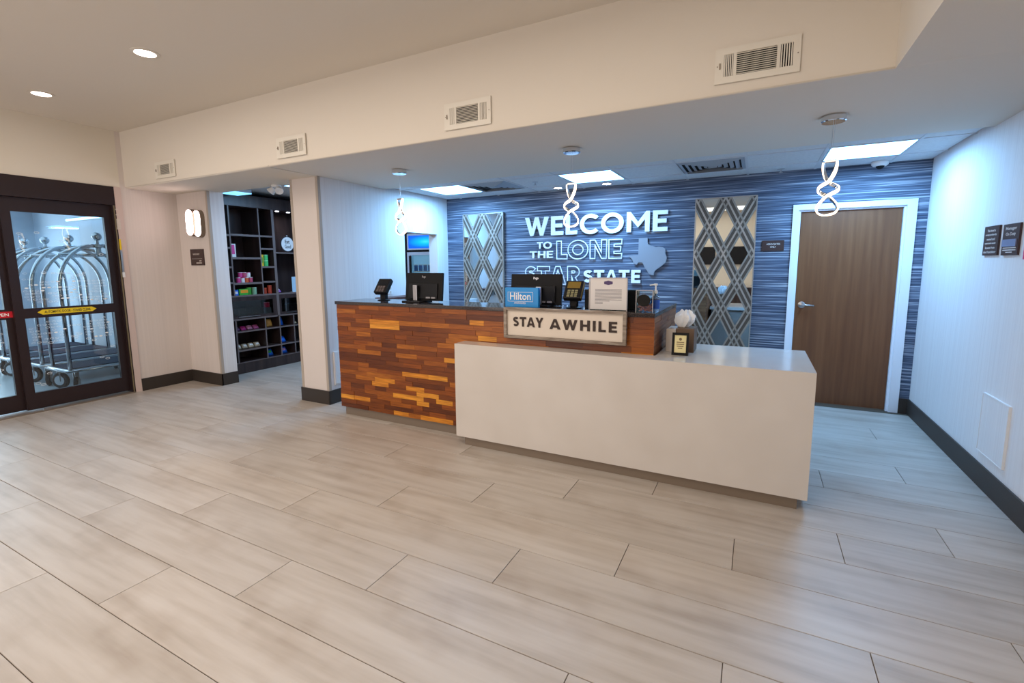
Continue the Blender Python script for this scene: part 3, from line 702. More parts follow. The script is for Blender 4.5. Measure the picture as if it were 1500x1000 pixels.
# ------------------------------------------------------------------ ceiling fixtures
for k, (x, lb) in enumerate(((-.455, 'square bright ceiling light panel near the left partition wall'), (1.385, 'square bright ceiling light panel above the WELCOME letters'), (3.82, 'square bright ceiling light panel near the right wall'))):
    t = thing('ceiling_light', lb, 'ceiling light', (x, 4.58, CZ), group='square light panels in the grid ceiling')
    obj('diffuser', B(None, (-.285, .285, -.285, .285, .002, .012)), 'panel', t)
    obj('frame', B(None, (-.292, -.283, -.292, .292, 0, .016), (.283, .292, -.292, .292, 0, .016), (-.283, .283, -.292, -.283, 0, .016), (-.283, .283, .283, .292, 0, .016)), 'tbar', t)
def diffuser_vent(x, lb):
    t = thing('ceiling_vent', lb, 'vent', (x, 4.58, CZ), group='square air vents in the grid ceiling')
    obj('duct', B(None, (-.28, .28, -.28, .28, .012, .018)), 'void', t)
    for k in range(5):
        a = .29-.052*k; bm = bmesh.new()
        o_ = [bm.verts.new((sx*a, sy*a, .002)) for sx, sy in ((-1, -1), (1, -1), (1, 1), (-1, 1))]; i_ = [bm.verts.new((sx*(a-.034), sy*(a-.034), -.012)) for sx, sy in ((-1, -1), (1, -1), (1, 1), (-1, 1))]
        u_ = [bm.verts.new((sx*(a-.034), sy*(a-.034), -.009)) for sx, sy in ((-1, -1), (1, -1), (1, 1), (-1, 1))]
        for q in range(4): bm.faces.new((o_[q], o_[(q+1) % 4], i_[(q+1) % 4], i_[q])); bm.faces.new((o_[q], o_[(q+1) % 4], u_[(q+1) % 4], u_[q])); bm.faces.new((i_[q], i_[(q+1) % 4], u_[(q+1) % 4], u_[q]))
        obj('louver_ring', bm, 'ventgrey', t)
    obj('centre_plate', B(None, (-.04, .04, -.04, .04, -.012, -.006)), 'ventgrey', t)
    return t
diffuser_vent(.152, 'louvred square air vent between the left and middle light panels')
diffuser_vent(2.60, 'louvred square air vent between the middle and right light panels')
t = thing('downlight', 'small round downlight in the grid ceiling, left of the middle light panel edge', 'downlight', (.78, 5.09, CZ+.004)); obj('trim_ring', lathe(None, [(.05, 0), (.075, 0), (.075, -.008), (.05, -.004)], n=24), 'tbar', t); obj('lens', lathe(None, [(0, .0), (.05, .0), (.05, -.003), (0, -.003)], n=20), 'lamp', t)
copy_tree(t, (1.40, 5.09, CZ+.004), 0, 'small round downlight in the grid ceiling, just behind the middle light panel')
for x, y, lb in ((.712, 4.56, 'sprinkler head left of the middle light panel'), (3.2, 5.10, 'sprinkler head right of the square air vent near the brown door')):
    t = thing('sprinkler_head', lb, 'sprinkler', (x, y, CZ+.004)); obj('escutcheon', lathe(None, [(0, 0), (.035, 0), (.03, -.006), (.012, -.008), (0, -.008)], n=16), 'satin', t)
    obj('deflector', lathe(None, [(0, -.008), (.006, -.01), (.006, -.03), (.018, -.034), (.018, -.037), (0, -.037)], n=12), 'satin', t)
t = thing('security_camera', 'white dome security camera on the ceiling above the brown door', 'camera', (4.02, 5.16, CZ+.003))
obj('housing', lathe(None, [(0, 0), (.065, 0), (.07, -.01), (.066, -.03), (.05, -.045), (0, -.05)], n=24), 'white', t, smooth=True)
bm = bmesh.new(); bmesh.ops.create_uvsphere(bm, u_segments=16, v_segments=10, radius=.036, matrix=Matrix.Translation((0, -.015, -.038))); obj('lens_dome', bm, 'black', t, smooth=True)
t = thing('emergency_light', 'white twin head emergency light under the lowered ceiling by the shop opening', 'light', (-1.86, 3.13, SZ))
obj('base', lathe(None, [(0, 0), (.05, 0), (.05, -.02), (0, -.03)], n=20), 'white', t)
for s in (-1, 1): obj('lamp_head', lathe(None, [(0, 0), (.028, 0), (.045, .05), (.043, .058), (0, .05)], n=18), 'white', t, loc=(s*.045, 0, -.035), rot=(PI*.75, 0, s*.9))
for x, lb in ((-2.722, 'round recessed downlight in the lobby ceiling, the one nearer the entrance doors'), (-.995, 'round recessed downlight in the lobby ceiling, the one farther right')):
    t = thing('downlight', lb, 'downlight', (x, 1.478, UZ), group='lobby ceiling downlights')
    obj('trim_ring', lathe(None, [(.066, .0), (.092, 0), (.092, -.003), (.07, -.006), (.066, -.004)], n=32), 'ceil', t); obj('lens', lathe(None, [(0, 0), (.07, 0), (.07, -.003), (0, -.003)], n=28), 'lamp', t)

# wall vents on the bulkhead
def bulk_vent(x0, x1, z0, z1, label):
    t = thing('wall_vent', label, 'vent', group='white air vents along the bulkhead')
    y = YS; w_ = x1-x0; h = z1-z0; bx = .03; hb = .034
    a0, a1, b0, b1, c0, c1 = x0+.085*w_+.01, x0+.225*w_, x0+.265*w_, x0+.735*w_, x0+.775*w_, x0+.915*w_
    zz0, zz1 = z0+hb, z1-hb
    obj('backing', B(None, (x0+.01, x1-.01, y-.002, y-.0005, z0+.01, z1-.01)), 'void', t)
    obj('face_plate', B(None, (x0, x1, y-.010, y-.002, z0, zz0), (x0, x1, y-.010, y-.002, zz1, z1), (x0, a0, y-.010, y-.002, zz0, zz1), (a1, b0, y-.010, y-.002, zz0, zz1), (b1, c0, y-.010, y-.002, zz0, zz1), (c1, x1, y-.010, y-.002, zz0, zz1)), 'vent', t)
    n = 11
    for k in range(n):
        z = zz0+(zz1-zz0)*(k+.5)/n
        bm = B(None, (b0, b1, -.006, .006, -.0012, .0012)); bmesh.ops.rotate(bm, verts=bm.verts, matrix=Matrix.Rotation(.6, 3, 'X')); bmesh.ops.translate(bm, verts=bm.verts, vec=(0, y-.009, z)); obj('louver_slat', bm, 'vent', t)
    for q0, q1 in ((a0, a1), (c0, c1)):
        for k in range(5):
            x = q0+(q1-q0)*(k+.5)/5
            obj('louver_slat', B(None, (x-.0028, x+.0028, y-.012, y-.003, zz0, zz1)), 'vent', t)
    obj('damper_lever', B(None, (x0+.022, x0+.028, y-.016, y-.010, z0+h*.42, z0+h*.58)), 'kick', t)
    obj('screw', cyl(cyl(None, (x0+.012, y-.012, z0+h*.5), (x0+.012, y-.009, z0+h*.5), .003, n=8), (x1-.012, y-.012, z0+h*.5), (x1-.012, y-.009, z0+h*.5), .003, n=8), 'kick', t)
bulk_vent(2.776, 3.182, 2.468, 2.650, 'white louvred air vent on the bulkhead, the largest at the right')
bulk_vent(.965, 1.352, 2.460, 2.642, 'white louvred air vent on the bulkhead above the middle of the wood desk')
bulk_vent(-.872, -.494, 2.456, 2.632, 'white louvred air vent on the bulkhead above the column')
bulk_vent(-2.875, -2.498, 2.452, 2.625, 'white louvred air vent on the bulkhead nearest the entrance doors')

# ------------------------------------------------------------------ things on the desk
def rect(u0, v0, w_, h): return [(u0, v0), (u0+w_, v0), (u0+w_, v0+h), (u0, v0+h)]
def monitor(cx, cy, w_, h, z0, rz, label, leg_off):
    t = thing('monitor', label, 'monitor', (cx, cy, DT), rz)
    d = z0-DT; tilt = Matrix.Rotation(math.radians(-6), 4, 'X')
    bm = B(None, (-w_/2, w_/2, -.008, .014, 0, h), bev=.004); bm.transform(Matrix.Translation((0, 0, d)) @ tilt); obj('screen_housing', bm, 'black', t)
    bm = B(None, (-w_/2+.012, w_/2-.012, .0142, .0155, .012, h-.012)); bm.transform(Matrix.Translation((0, 0, d)) @ tilt); obj('screen', bm, 'charcoal', t)
    bm = B(None, (-w_/2+.05, w_/2-.05, -.022, -.008, .015, h*.62), bev=.006); bm.transform(Matrix.Translation((0, 0, d)) @ tilt); obj('rear_cover', bm, 'charcoal', t)
    lg = text_bm('hp', -.022, h*.80, .044, .028, lambda u, v, q: (u, -.0085-q, v), depth=.001, off=.0); lg.transform(Matrix.Translation((0, 0, d)) @ tilt); obj('logo', lg, 'satin', t)
    obj('stand_post', B(None, (leg_off-.024, leg_off+.024, -.055, -.030, .012, .16), bev=.004), 'satin', t)
    obj('stand_neck', B(None, (leg_off-.02, leg_off+.02, -.035, -.012, .10, .15)), 'charcoal', t)
    obj('stand_base', B(None, (leg_off-.11, leg_off+.11, -.12, .07, 0, .012), bev=.004), 'charcoal', t)
    bm = B(None, (.05, .10, -.030, -.0215, .02, .035), (.115, .16, -.030, -.0215, .02, .035)); bm.transform(Matrix.Translation((0, 0, d)) @ tilt); obj('rear_port', bm, 'greyprint', t)
    return t
monitor(.225, 3.06, .45, .262, 1.160, -.05, 'black monitor seen from behind, standing alone on the left half of the desk', -.06)
mR = monitor(1.385, 3.08, .465, .262, 1.152, .02, 'black monitor seen from behind, beside the bright blue card', .05)
obj('cable', tube(None, [(.18, -.035, .17), (.20, -.06, .12), (.17, -.05, .06), (.20, -.04, .02), (.21, -.05, .006)], .0025, 6), 'rubber', mR)
def terminal(x, y, rz, label, scr):
    t = thing('card_terminal', label, 'card reader', (x, y, DT), rz)
    obj('base', lathe(None, [(0, 0), (.06, 0), (.062, .006), (.03, .012), (0, .012)], n=20), 'black', t)
    obj('post', B(None, (-.03, .03, -.02, .03, .010, .13), bev=.005), 'black', t)
    T = Matrix.Translation((0, 0, .128)) @ Matrix.Rotation(math.radians(50), 4, 'X')
    def P(nm, bm, mt): bm.transform(T); return obj(nm, bm, mt, t)
    hb = P('head', B(None, (-.072, .072, -.080, .092, -.02, .028), bev=.008), 'charcoal')
    P('head_side', B(None, (.062, .0745, -.076, .088, -.012, .022), bev=.003), 'gold' if scr else 'black')
    P('screen', B(None, (-.052, .052, .012, .074, .028, .031)), 'gold' if scr else 'charcoal')
    for r in range(4):
        for c in range(3): P('key', B(None, (-.042+c*.03, -.020+c*.03, -.07+r*.018, -.058+r*.018, .028, .032)), 'keypad' if scr else 'espedge')
    return t
terminal(-.27, 3.06, .12, 'black card terminal at the left end of the desk', False)
terminal(1.765, 2.98, .06, 'black and gold card terminal beside the right monitor', True)
t = thing('display_card', 'bright blue Hilton Honors card block standing at the left of the STAY AWHILE sign', 'sign', (1.37, 2.86, DT), .0)
obj('block', B(None, (-.150, .146, -.012, .02, .002, .160), bev=.003), 'hblue', t)
mpc = lambda u, v, d: (u, -.0122-d, v)
obj('lettering', text_bm('Hilton', -.105, .062, .185, .058, mpc, depth=.0008, off=.012), 'whitetext', t)
obj('lettering', text_bm('HONORS', -.065, .030, .10, .014, mpc, depth=.0008, off=.01), 'whitetext', t)
bm = bmesh.new()
for r_ in (rect(-.125, .048, .225, .0025), rect(-.125, .122, .225, .0025), rect(-.125, .048, .0025, .076), rect(.0975, .048, .0025, .076)): prism(bm, r_, 0, .0008, mpc)
obj('printed_border', bm, 'whitetext', t)
t = thing('notice_holder', 'clear upright holder with a printed white notice behind the sign', 'notice', (2.075, 2.86, DT), .0)
bm = B(None, (-.138, .134, -.004, .0, .008, .238)); obj('sheet', bm, 'paper', t)
obj('holder', B(None, (-.142, .138, .001, .0025, .0, .242), (-.142, .138, .001, .04, 0, .004)), 'glass', t)
obj('holder_edge', B(None, (-.146, -.140, -.008, 0, 0, .244), (.136, .142, -.008, 0, 0, .244), (-.146, .142, -.008, 0, .238, .244)), cm('silver_edge', (190, 184, 184)), t)
mpn = lambda u, v, d: (u, -.0042-d, v)
hexa = [(.0, .190), (.032, .196), (.032, .214), (0, .222), (-.032, .214), (-.032, .196)]
obj('emblem', prism(None, hexa, 0, .0008, mpn), 'purple', t)
bm = bmesh.new()
for k in range(12):
    v = .155-.0095*k; wl = .20 if k < 9 else (.06 if k > 9 else .11)
    prism(bm, rect(-.10, v, wl, .0042), 0, .0006, mpn)
obj('printed_lines', bm, 'greyprint', t)
t = thing('black_box', 'plain black box partly hidden behind the white notice', 'box', (2.05, 3.0, DT))
obj('body', B(None, (-.20, .20, -.01, .10, 0, .147), bev=.004), 'black', t); obj('lid', B(None, (-.202, .202, -.012, .102, .120, .149), bev=.003), 'black', t)
t = thing('candy_dispenser', 'clear box of pink candy with a black oval label on the desk end', 'candy box', (2.343, 2.862, DT))
obj('clear_shell', B(None, (-.058, -.055, -.03, .05, 0, .155), (.055, .058, -.03, .05, 0, .155), (-.055, .055, -.03, -.028, 0, .155), (-.055, .055, .048, .05, 0, .155)), 'glass', t)
obj('shell_edge', B(None, (-.060, -.056, -.033, -.029, 0, .157), (.056, .060, -.033, -.029, 0, .157), (-.056, .056, -.033, -.029, .153, .157)), 'silver_edge', t)
obj('oval_label', prism(None, [(-.005+.048*math.cos(a*PI/12), .085+.042*math.sin(a*PI/12)) for a in range(24)], 0, .001, lambda u, v, d: (u, -.031-d, v)), 'black', t)
bm = bmesh.new()
for k in range(90):
    bmesh.ops.create_icosphere(bm, subdivisions=1, radius=.0085, matrix=Matrix.Translation((random.uniform(-.045, .045), random.uniform(-.018, .038), random.uniform(.008, .05 if k < 70 else .065))) @ Matrix.Diagonal((1, .8, .7, 1)))
o = obj('candy', bm, 'candy', t); o['kind'] = 'stuff'
t = thing('sanitizer_bottle', 'clear pump bottle with a blue label at the right end of the desk top', 'bottle', (2.398, 2.945, DT))
obj('bottle', lathe(None, [(0, 0), (.027, 0), (.03, .008), (.03, .09), (.024, .108), (.012, .118), (.012, .13), (0, .13)], n=20), 'clearplastic', t, smooth=True)
obj('label', lathe(None, [(.0302, .02), (.0308, .02), (.0308, .085), (.0302, .085)], n=20), cm('blue_label', (40, 90, 190)), t)
obj('pump', lathe(None, [(0, .13), (.015, .13), (.015, .15), (.006, .153), (.006, .185), (.013, .187), (.013, .2), (0, .2)], n=14), 'white', t)
obj('nozzle', cyl(None, (0, 0, .194), (-.042, -.008, .188), .005, n=8), 'white', t)
t = thing('tissue_box', 'pale and brown upright tissue box on the white counter behind the small frame', 'tissue box', (2.56, 3.07, WT))
obj('box', B(None, (-.085, -.02, -.09, .12, 0, .165), bev=.003), 'palebox', t); obj('cover', B(None, (-.02, .105, -.075, .12, 0, .172), bev=.003), 'brownbox', t)
bm = bmesh.new(); rows = []
for i in range(9):
    f = i/8; row = []
    for k in range(28):
        a = 2*PI*k/28; fold = 1+.34*math.sin(5*a+2*f)+.15*math.sin(9*a-4*f)
        rr_ = (.012+.048*math.sin(PI*min(f*.75+.05, 1)))*fold*(1 if f < .85 else .75)
        row.append(bm.verts.new((.012+.022*f+rr_*math.cos(a), .015+.6*rr_*math.sin(a), .165+.125*f+.014*math.sin(3*a)*f)))
    rows.append(row)
for r0, r1 in zip(rows, rows[1:]):
    for k in range(28): bm.faces.new((r0[k], r0[(k+1) % 28], r1[(k+1) % 28], r1[k]))
bm.faces.new(rows[-1])
obj('tissue', bm, 'tissue', t, smooth=False)
t = thing('photo_frame', 'small black frame with an ivory card standing on the white counter', 'frame', (2.59, 2.86, WT), .06)
T = Matrix.Rotation(math.radians(-12), 4, 'X')
def P(nm, bm, mt): bm.transform(T); return obj(nm, bm, mt, t)
P('frame_border', B(None, (-.055, -.039, -.008, .006, 0, .158), (.039, .055, -.008, .006, 0, .158), (-.039, .039, -.008, .006, 0, .018), (-.039, .039, -.008, .006, .140, .158), (-.05, .05, .006, .009, .005, .15)), 'black')
P('card', B(None, (-.039, .039, -.004, -.001, .018, .140)), 'ivory')
P('emblem', prism(None, [(.010*math.cos(a*PI/6), .112+.010*math.sin(a*PI/6)) for a in range(12)], .004, .0048, lambda u, v, d: (u, -d, v)), cm('bronze_print', (120, 100, 70)))
bm = bmesh.new()
for k, wl in enumerate((.05, .05, .044, .03)): prism(bm, rect(-wl/2, .088-.014*k, wl, .006), .004, .0046, lambda u, v, d: (u, -d, v))
P('printed_lines', bm, 'bronze_print')
obj('easel_leg', B(None, (-.048, -.030, .03, .062, 0, .055)), 'black', t)
t = thing('side_shelf', 'narrow brown wood ledge on the partition wall behind the left end of the desk', 'shelf')
obj('board', B(None, (XP, XP+.20, 3.72, 4.42, 1.085, 1.115), bev=.003), cm('brown_ledge', (92, 58, 52)), t); obj('bracket', B(None, (XP, XP+.15, 3.80, 3.82, .98, 1.085), (XP, XP+.15, 4.32, 4.34, .98, 1.085)), 'satin', t)

# ------------------------------------------------------------------ snack shop shelving
XS, XBk = -3.31, -3.70
su = thing('shelving_unit', 'dark brown wall of open cubbies and clear front bins in the snack shop', 'shelving')
Y0, Y1 = 3.20, 5.3
obj('back_panel', B(None, (XBk, XBk+.015, Y0, Y1, .15, 2.47)), 'esp', su)
obj('plinth', B(None, (XBk, XS-.015, Y0, Y1, 0, .15)), 'esp', su)
obj('fascia', B(None, (XBk, XS+.006, Y0, Y1, 2.315, 2.475)), 'esp', su)
def vdiv(y, z0, z1, w_=.018):
    o = obj('divider', B(None, (XBk+.015, XS-.003, y-w_/2, y+w_/2, z0, z1)), 'esp', su); obj('edge_band', B(None, (XS-.003, XS, y-w_/2, y+w_/2, z0, z1)), 'espedge', o)
def shelf(y0, y1, z, w_=.02):
    o = obj('shelf', B(None, (XBk+.015, XS-.006, y0, y1, z-w_, z)), 'esp', su); obj('edge_band', B(None, (XS-.006, XS-.003, y0, y1, z-w_, z)), 'espedge', o)
for y in (3.467, 3.897): vdiv(y, 1.09, 2.315)
vdiv(4.122, .77, 2.315, .04); vdiv(5.0, .77, 2.315, .04)
for y in (3.452, 3.893, 4.128, 4.372, 4.82): vdiv(y, .15, .765)
for z in (1.94, 1.625, 1.275): shelf(3.476, 3.888, z, .028)
for z in (1.94, 1.76, 1.50, 1.285): shelf(3.906, 4.102, z, .024)
for z in (1.93, 1.76, 1.50, 1.285): shelf(3.20, 3.458, z, .024)
shelf(4.142, 4.98, 1.705, .02)
for a, b_ in ((3.20, 4.102), (4.142, 4.98)): shelf(a, b_, 1.10, .022); shelf(a, b_, .775, .022)
for a, b_ in ((3.461, 3.884), (3.902, 4.119), (4.137, 4.363), (4.381, 4.811)):
    shelf(a, b_, .600, .02); shelf(a, b_, .335, .02)
shelf(3.20, 4.98, .162, .012)
for a, b_ in ((3.40, 4.10), (4.145, 4.98)):
    bn = obj('bin_front', B(None, (XS-.02, XS-.006, a, b_, .775, .815), (XS-.02, XS-.006, a, b_, 1.02, 1.078), (XS-.02, XS-.006, a, a+.035, .815, 1.02), (XS-.02, XS-.006, b_-.06, b_, .815, 1.02)), 'esp', su)
    obj('bin_window', B(None, (XS-.015, XS-.012, a+.035, b_-.06, .815, 1.02)), 'glass', bn)
    obj('bin_pull', B(None, (XS-.006, XS+.006, a+.10, a+.42, .795, .803)), 'satin', bn)
    for k in range(5): obj('bin_divider', B(None, (XBk+.02, XS-.025, a+.12+.1*k, a+.124+.1*k, .78, .90)), 'espedge', bn)
for y, nm in ((4.25, 'left'), (4.44, 'right')):
    t = thing('shelf_spotlight', 'small round shelf light under the fascia, the %s of the pair' % nm, 'spotlight', (XS-.06, y, 2.315)); obj('ring', lathe(None, [(0, 0), (.032, 0), (.032, -.006), (0, -.006)], n=18), 'satin', t); obj('lens', lathe(None, [(0, -.006), (.026, -.006), (.026, -.009), (0, -.009)], n=18), 'spot', t)
area('shelf_spot', (XS-.08, 4.35, 2.29), (0, 0, 0), .05, .3, 1.6, (1, .9, .82))
# round plaque
t = thing('round_sign', 'round white Eat Good sign standing on the upper right shelf', 'sign', (XS-.03, 4.37, 1.705))
mpr = lambda u, v, d: (d, u, v)
obj('disc', prism(None, [(.118*math.cos(a*PI/18), .125+.118*math.sin(a*PI/18)) for a in range(36)], -.012, 0, mpr), cm('black_rim', (40, 40, 48)), t)
obj('face', prism(None, [(.105*math.cos(a*PI/18), .125+.105*math.sin(a*PI/18)) for a in range(36)], 0, .003, mpr), 'white', t)
obj('lettering', text_bm('Eat', -.045, .135, .08, .055, lambda u, v, d: (d+.0032, u, v), depth=.0008, off=.012), 'black', t)
obj('lettering', text_bm('Good', -.05, .062, .105, .055, lambda u, v, d: (d+.0032, u, v), depth=.0008, off=.012), 'black', t)
obj('hook', cyl(None, (-.006, 0, .243), (-.002, 0, .243), .012, n=12), 'white', t)
t = thing('shelf_card', 'pale blue upright card on the shelf beside the column', 'sign', (XS-.05, 4.52, 1.10)); obj('card', B(None, (-.004, 0, -.10, .14, .004, .235)), cm('pale_blue_card', (176, 206, 228)), t); obj('foot', B(None, (-.05, .01, -.10, .14, 0, .005)), 'white', t)
# goods
def pouch_bm(w_, h, d):
    bm = bmesh.new(); nx, nz = 6, 6; g = {}
    for s in (1, -1):
        for i in range(nx+1):
            for j in range(nz+1):
                u, v = i/nx, j/nz; e = min(1, 4*u*(1-u)*1.4)*min(1, 4*v*(1-v)*1.4)
                if i in (0, nx) or j in (0, nz): 
                    if s > 0: g[(s, i, j)] = bm.verts.new((0, (u-.5)*w_, v*h))
                    else: g[(s, i, j)] = g[(1, i, j)]
                else: g[(s, i, j)] = bm.verts.new((s*d/2*e, (u-.5)*w_, v*h))
        for i in range(nx):
            for j in range(nz):
                q = [g[(s, i, j)], g[(s, i+1, j)], g[(s, i+1, j+1)], g[(s, i, j+1)]]
                try: bm.faces.new(q)
                except Exception: pass
    return bm
def pouch(label, col, y, z, w_, h, d=.05, lean=.25, rx=0, group=None, band=None, x=None):
    t = thing('snack_bag', label, 'snack bag', (x or XS-.10, y, z), 0, group)
    T = Matrix.Rotation(-lean, 4, 'Y') @ Matrix.Rotation(rx, 4, 'X')
    bm = pouch_bm(w_, h, d); bm.transform(T); zmin = min(v.co.z for v in bm.verts); bmesh.ops.translate(bm, verts=bm.verts, vec=(0, 0, -zmin)); obj('pouch', bm, col, t, smooth=True)
    if band:
        bm = B(None, (d*.5, d*.5+.001, -w_*.25, w_*.25, h*.35, h*.65)); bm.transform(T); bmesh.ops.translate(bm, verts=bm.verts, vec=(0, 0, -zmin)); obj('printed_band', bm, band, t)
    return t
def can(label, col, lid, y, z, r, h, group=None, x=None):
    t = thing('tin_can', label, 'can', (x or XS-.07, y, z), 0, group)
    obj('body', lathe(None, [(0, 0), (r, 0), (r, h*.9), (0, h*.9)], n=16), col, t); obj('lid', lathe(None, [(0, h*.9), (r*1.04, h*.9), (r*1.04, h), (0, h)], n=16), lid, t)
    return t
blue, lime, pink = cm('blue_bag', (30, 110, 220)), cm('green_can', (70, 190, 110)), cm('pink_pack', (210, 70, 140))
t = thing('carton', 'tall pink and white carton at the left of the second shelf', 'carton', (XS-.05, 3.515, 1.625)); obj('box', B(None, (-.03, .02, -.034, .036, 0, .18)), 'white', t); obj('printed_panel', B(None, (.02, .021, -.03, .020, .04, .165)), 'pink_pack', t)
for k, (cc, z, y) in enumerate((('pink_pack', 1.275, 3.58), ('white', 1.275, 3.64), ('orange_can', 1.275, 3.70), ('rose_can', 1.275, 3.76), ('pink_pack', 1.347, 3.61), ('rose_can', 1.347, 3.67), ('white', 1.347, 3.73))):
    cm('orange_can', (220, 100, 60)); cm('rose_can', (190, 80, 110))
    nm = {'pink_pack': 'pink', 'white': 'white', 'orange_can': 'orange', 'rose_can': 'rose coloured'}[cc]
    can('small %s tub in the %s row of the stack on the third shelf' % (nm, 'lower' if z < 1.3 else 'upper'), cc, 'pink_pack' if cc == 'white' else 'white', y, z, .028, .07, 'tubs stacked on the third shelf')
c = can('pale green lidded can left in the pair of stacks beside the yellow carton', lime, cm('mint_lid', (170, 230, 190)), 4.015, 1.50, .032, .082, 'green cans in the narrow cubby')
copy_tree(c, (XS-.07, 4.015, 1.582), 0, 'pale green lidded can on top of another beside the yellow carton')
t = thing('carton', 'slim yellow carton beside the green cans in the narrow cubby', 'carton', (XS-.06, 3.94, 1.50)); obj('box', B(None, (-.03, .02, -.022, .022, 0, .165)), cm('yellow_carton', (220, 180, 50)), t); obj('printed_panel', B(None, (.02, .021, -.015, .015, .05, .13)), cm('lime_print', (110, 150, 60)), t)
t = thing('carton', 'small blue carton at the left of the shelf above the clear bins', 'carton', (XS-.05, 3.51, 1.10)); obj('box', B(None, (-.03, .02, -.03, .03, 0, .075)), blue, t); obj('printed_panel', B(None, (.02, .021, -.02, .02, .02, .055)), 'white', t)
t = thing('carton', 'wide green and orange carton on the shelf above the clear bins', 'carton', (XS-.05, 3.62, 1.10)); obj('box', B(None, (-.03, .02, -.065, .065, 0, .085)), cm('green_box', (60, 170, 60)), t); obj('printed_panel', B(None, (.02, .021, -.045, .06, .03, .07)), cm('orange_print', (236, 150, 40)), t)
can('plain green can beside the green and orange carton', cm('leaf_can', (60, 150, 50)), cm('leaf_lid', (110, 190, 80)), 3.72, 1.10, .032, .10)
can('pale grey green can right of the plain green can', cm('sage_can', (130, 170, 140)), cm('sage_lid', (170, 200, 180)), 3.80, 1.10, .034, .10)
can('short red brown can in the cubby beside the divider', cm('redbrown_can', (170, 60, 40)), cm('redbrown_lid', (200, 90, 60)), 3.965, 1.10, .028, .085)
can('tall red brown can in the cubby beside the divider', 'redbrown_can', 'redbrown_lid', 4.045, 1.10, .030, .12)
pouch('small purple and white bag lying left of the pale blue card', cm('violet_bag', (170, 110, 190)), 4.22, 1.10, .10, .09, .04, .9, band='white')
for k in range(2): can('small crimson can behind the left clear bin window, the '+('left', 'right')[k]+' one', cm('crimson_can', (220, 30, 70)), cm('crimson_lid', (240, 120, 150)), 3.945+.045*k, .90, .021, .075, 'crimson cans behind the bin window', XS-.05)
t = thing('bin_insert', 'dark display riser inside the left clear bin', 'riser', (XS-.05, 3.97, .777)); obj('riser', B(None, (-.04, .022, -.07, .05, 0, .123)), 'espedge', t); obj('riser_top', B(None, (-.04, .022, -.07, .05, .1225, .1232)), 'esp', t)
for k in range(4):
    pouch(('mauve', 'magenta', 'pale pink', 'rose')[k]+' snack packet in the row on the upper left lower cubby', cm(('mauve_bag', 'magenta_bag', 'palepink_bag', 'rosy_bag')[k], ((120, 90, 140), (200, 60, 150), (216, 150, 190), (200, 100, 160))[k]), 3.53+.095*k, .600, .085, .075, .035, .8, group='packets in the upper left lower cubby')
for k in range(4):
    pouch('beige snack packet on the middle left lower cubby, '+('leftmost of the row', 'second from the left', 'third from the left', 'rightmost of the row')[k], cm('beige_bag', (190, 176, 150)), 3.53+.095*k, .335, .088, .085, .04, .7, group='beige packets in the lower cubby', band='white')
pouch('golden snack bag in the narrow lower cubby', cm('golden_bag', (214, 160, 80)), 4.02, .600, .11, .125, .05, .3)
pouch('small cream packet beside the golden snack bag', cm('cream_bag', (224, 200, 160)), 3.935, .600, .05, .045, .03, .8)
pouch('blue snack bag on the top right of the lower cubbies', blue, 4.20, .600, .12, .135, .05, .35)
pouch('blue snack bag in the middle right lower cubby', blue, 4.22, .335, .14, .11, .05, .6)
pouch('blue snack bag on the bottom, in the narrow cubby', blue, 3.99, .162, .14, .12, .05, .5, band='green_box')
pouch('blue and white snack bag on the bottom, right of the narrow cubby', blue, 4.23, .162, .14, .12, .05, .5, band='palepink_bag')
pouch('dim cream packet beside the column in the lower cubbies', 'cream_bag', 4.46, .600, .09, .05, .03, .8)
pouch('teal packet at the far left edge of the shelves, upper one', cm('teal_bag', (30, 110, 150)), 3.41, 1.50, .05, .06, .03, .3)
pouch('teal packet at the far left edge of the shelves, lower one', 'teal_bag', 3.41, 1.285, .05, .07, .03, .3)
# shop light panels
t = thing('ceiling_light', 'light panel in the snack shop ceiling beside the column', 'ceiling light', (-2.245, 4.04, 2.55)); obj('diffuser', B(None, (-.29, .29, -.29, .29, -.010, 0)), 'panel', t); obj('frame', B(None, (-.30, -.29, -.30, .30, -.012, 0), (.29, .30, -.30, .30, -.012, 0), (-.29, .29, -.30, -.29, -.012, 0), (-.29, .29, .29, .30, -.012, 0)), 'tbar', t)
t = thing('hanging_light', 'flat blue white light slab above the left end of the snack shelves', 'ceiling light', (-3.0, 3.37, 2.545)); obj('diffuser', B(None, (-.20, .09, -.14, .18, -.108, -.10)), mat('cyan_diffuser', (200, 235, 255), .5, emit=1.6, emit_rgb=(120, 205, 255)), t); obj('housing', B(None, (-.20, .09, -.14, .18, -.10, .005)), 'ventgrey', t)
# drinks cooler seen through the pass-through
t = thing('drinks_cooler', 'upright drinks cooler with a lit blue header seen through the wall opening', 'cooler', (-1.52, 5.4, 0))
obj('cabinet', B(None, (-.42, .34, .02, .58, .05, 2.03)), 'black', t)
obj('header_frame', B(None, (-.355, .34, -.01, .02, 1.955, 1.985), (-.355, .34, -.01, .02, 1.735, 1.76), (-.355, -.33, -.01, .02, 1.76, 1.955), (.315, .34, -.01, .02, 1.76, 1.955)), cm('silver_frame', (170, 176, 190)), t)
m = mat('lit_blue_header', (20, 90, 220), .3, emit=1.1, emit_rgb=(0, 100, 235)); M['lithead'] = m
b = m.node_tree.nodes['Principled BSDF']; tc = N(m, 'ShaderNodeTexCoord'); mp_ = N(m, 'ShaderNodeMapping'); mp_.inputs['Location'].default_value = (.0, 0, -11.15*1.0); mp_.inputs['Scale'].default_value = (1.6, 0, 6.0)
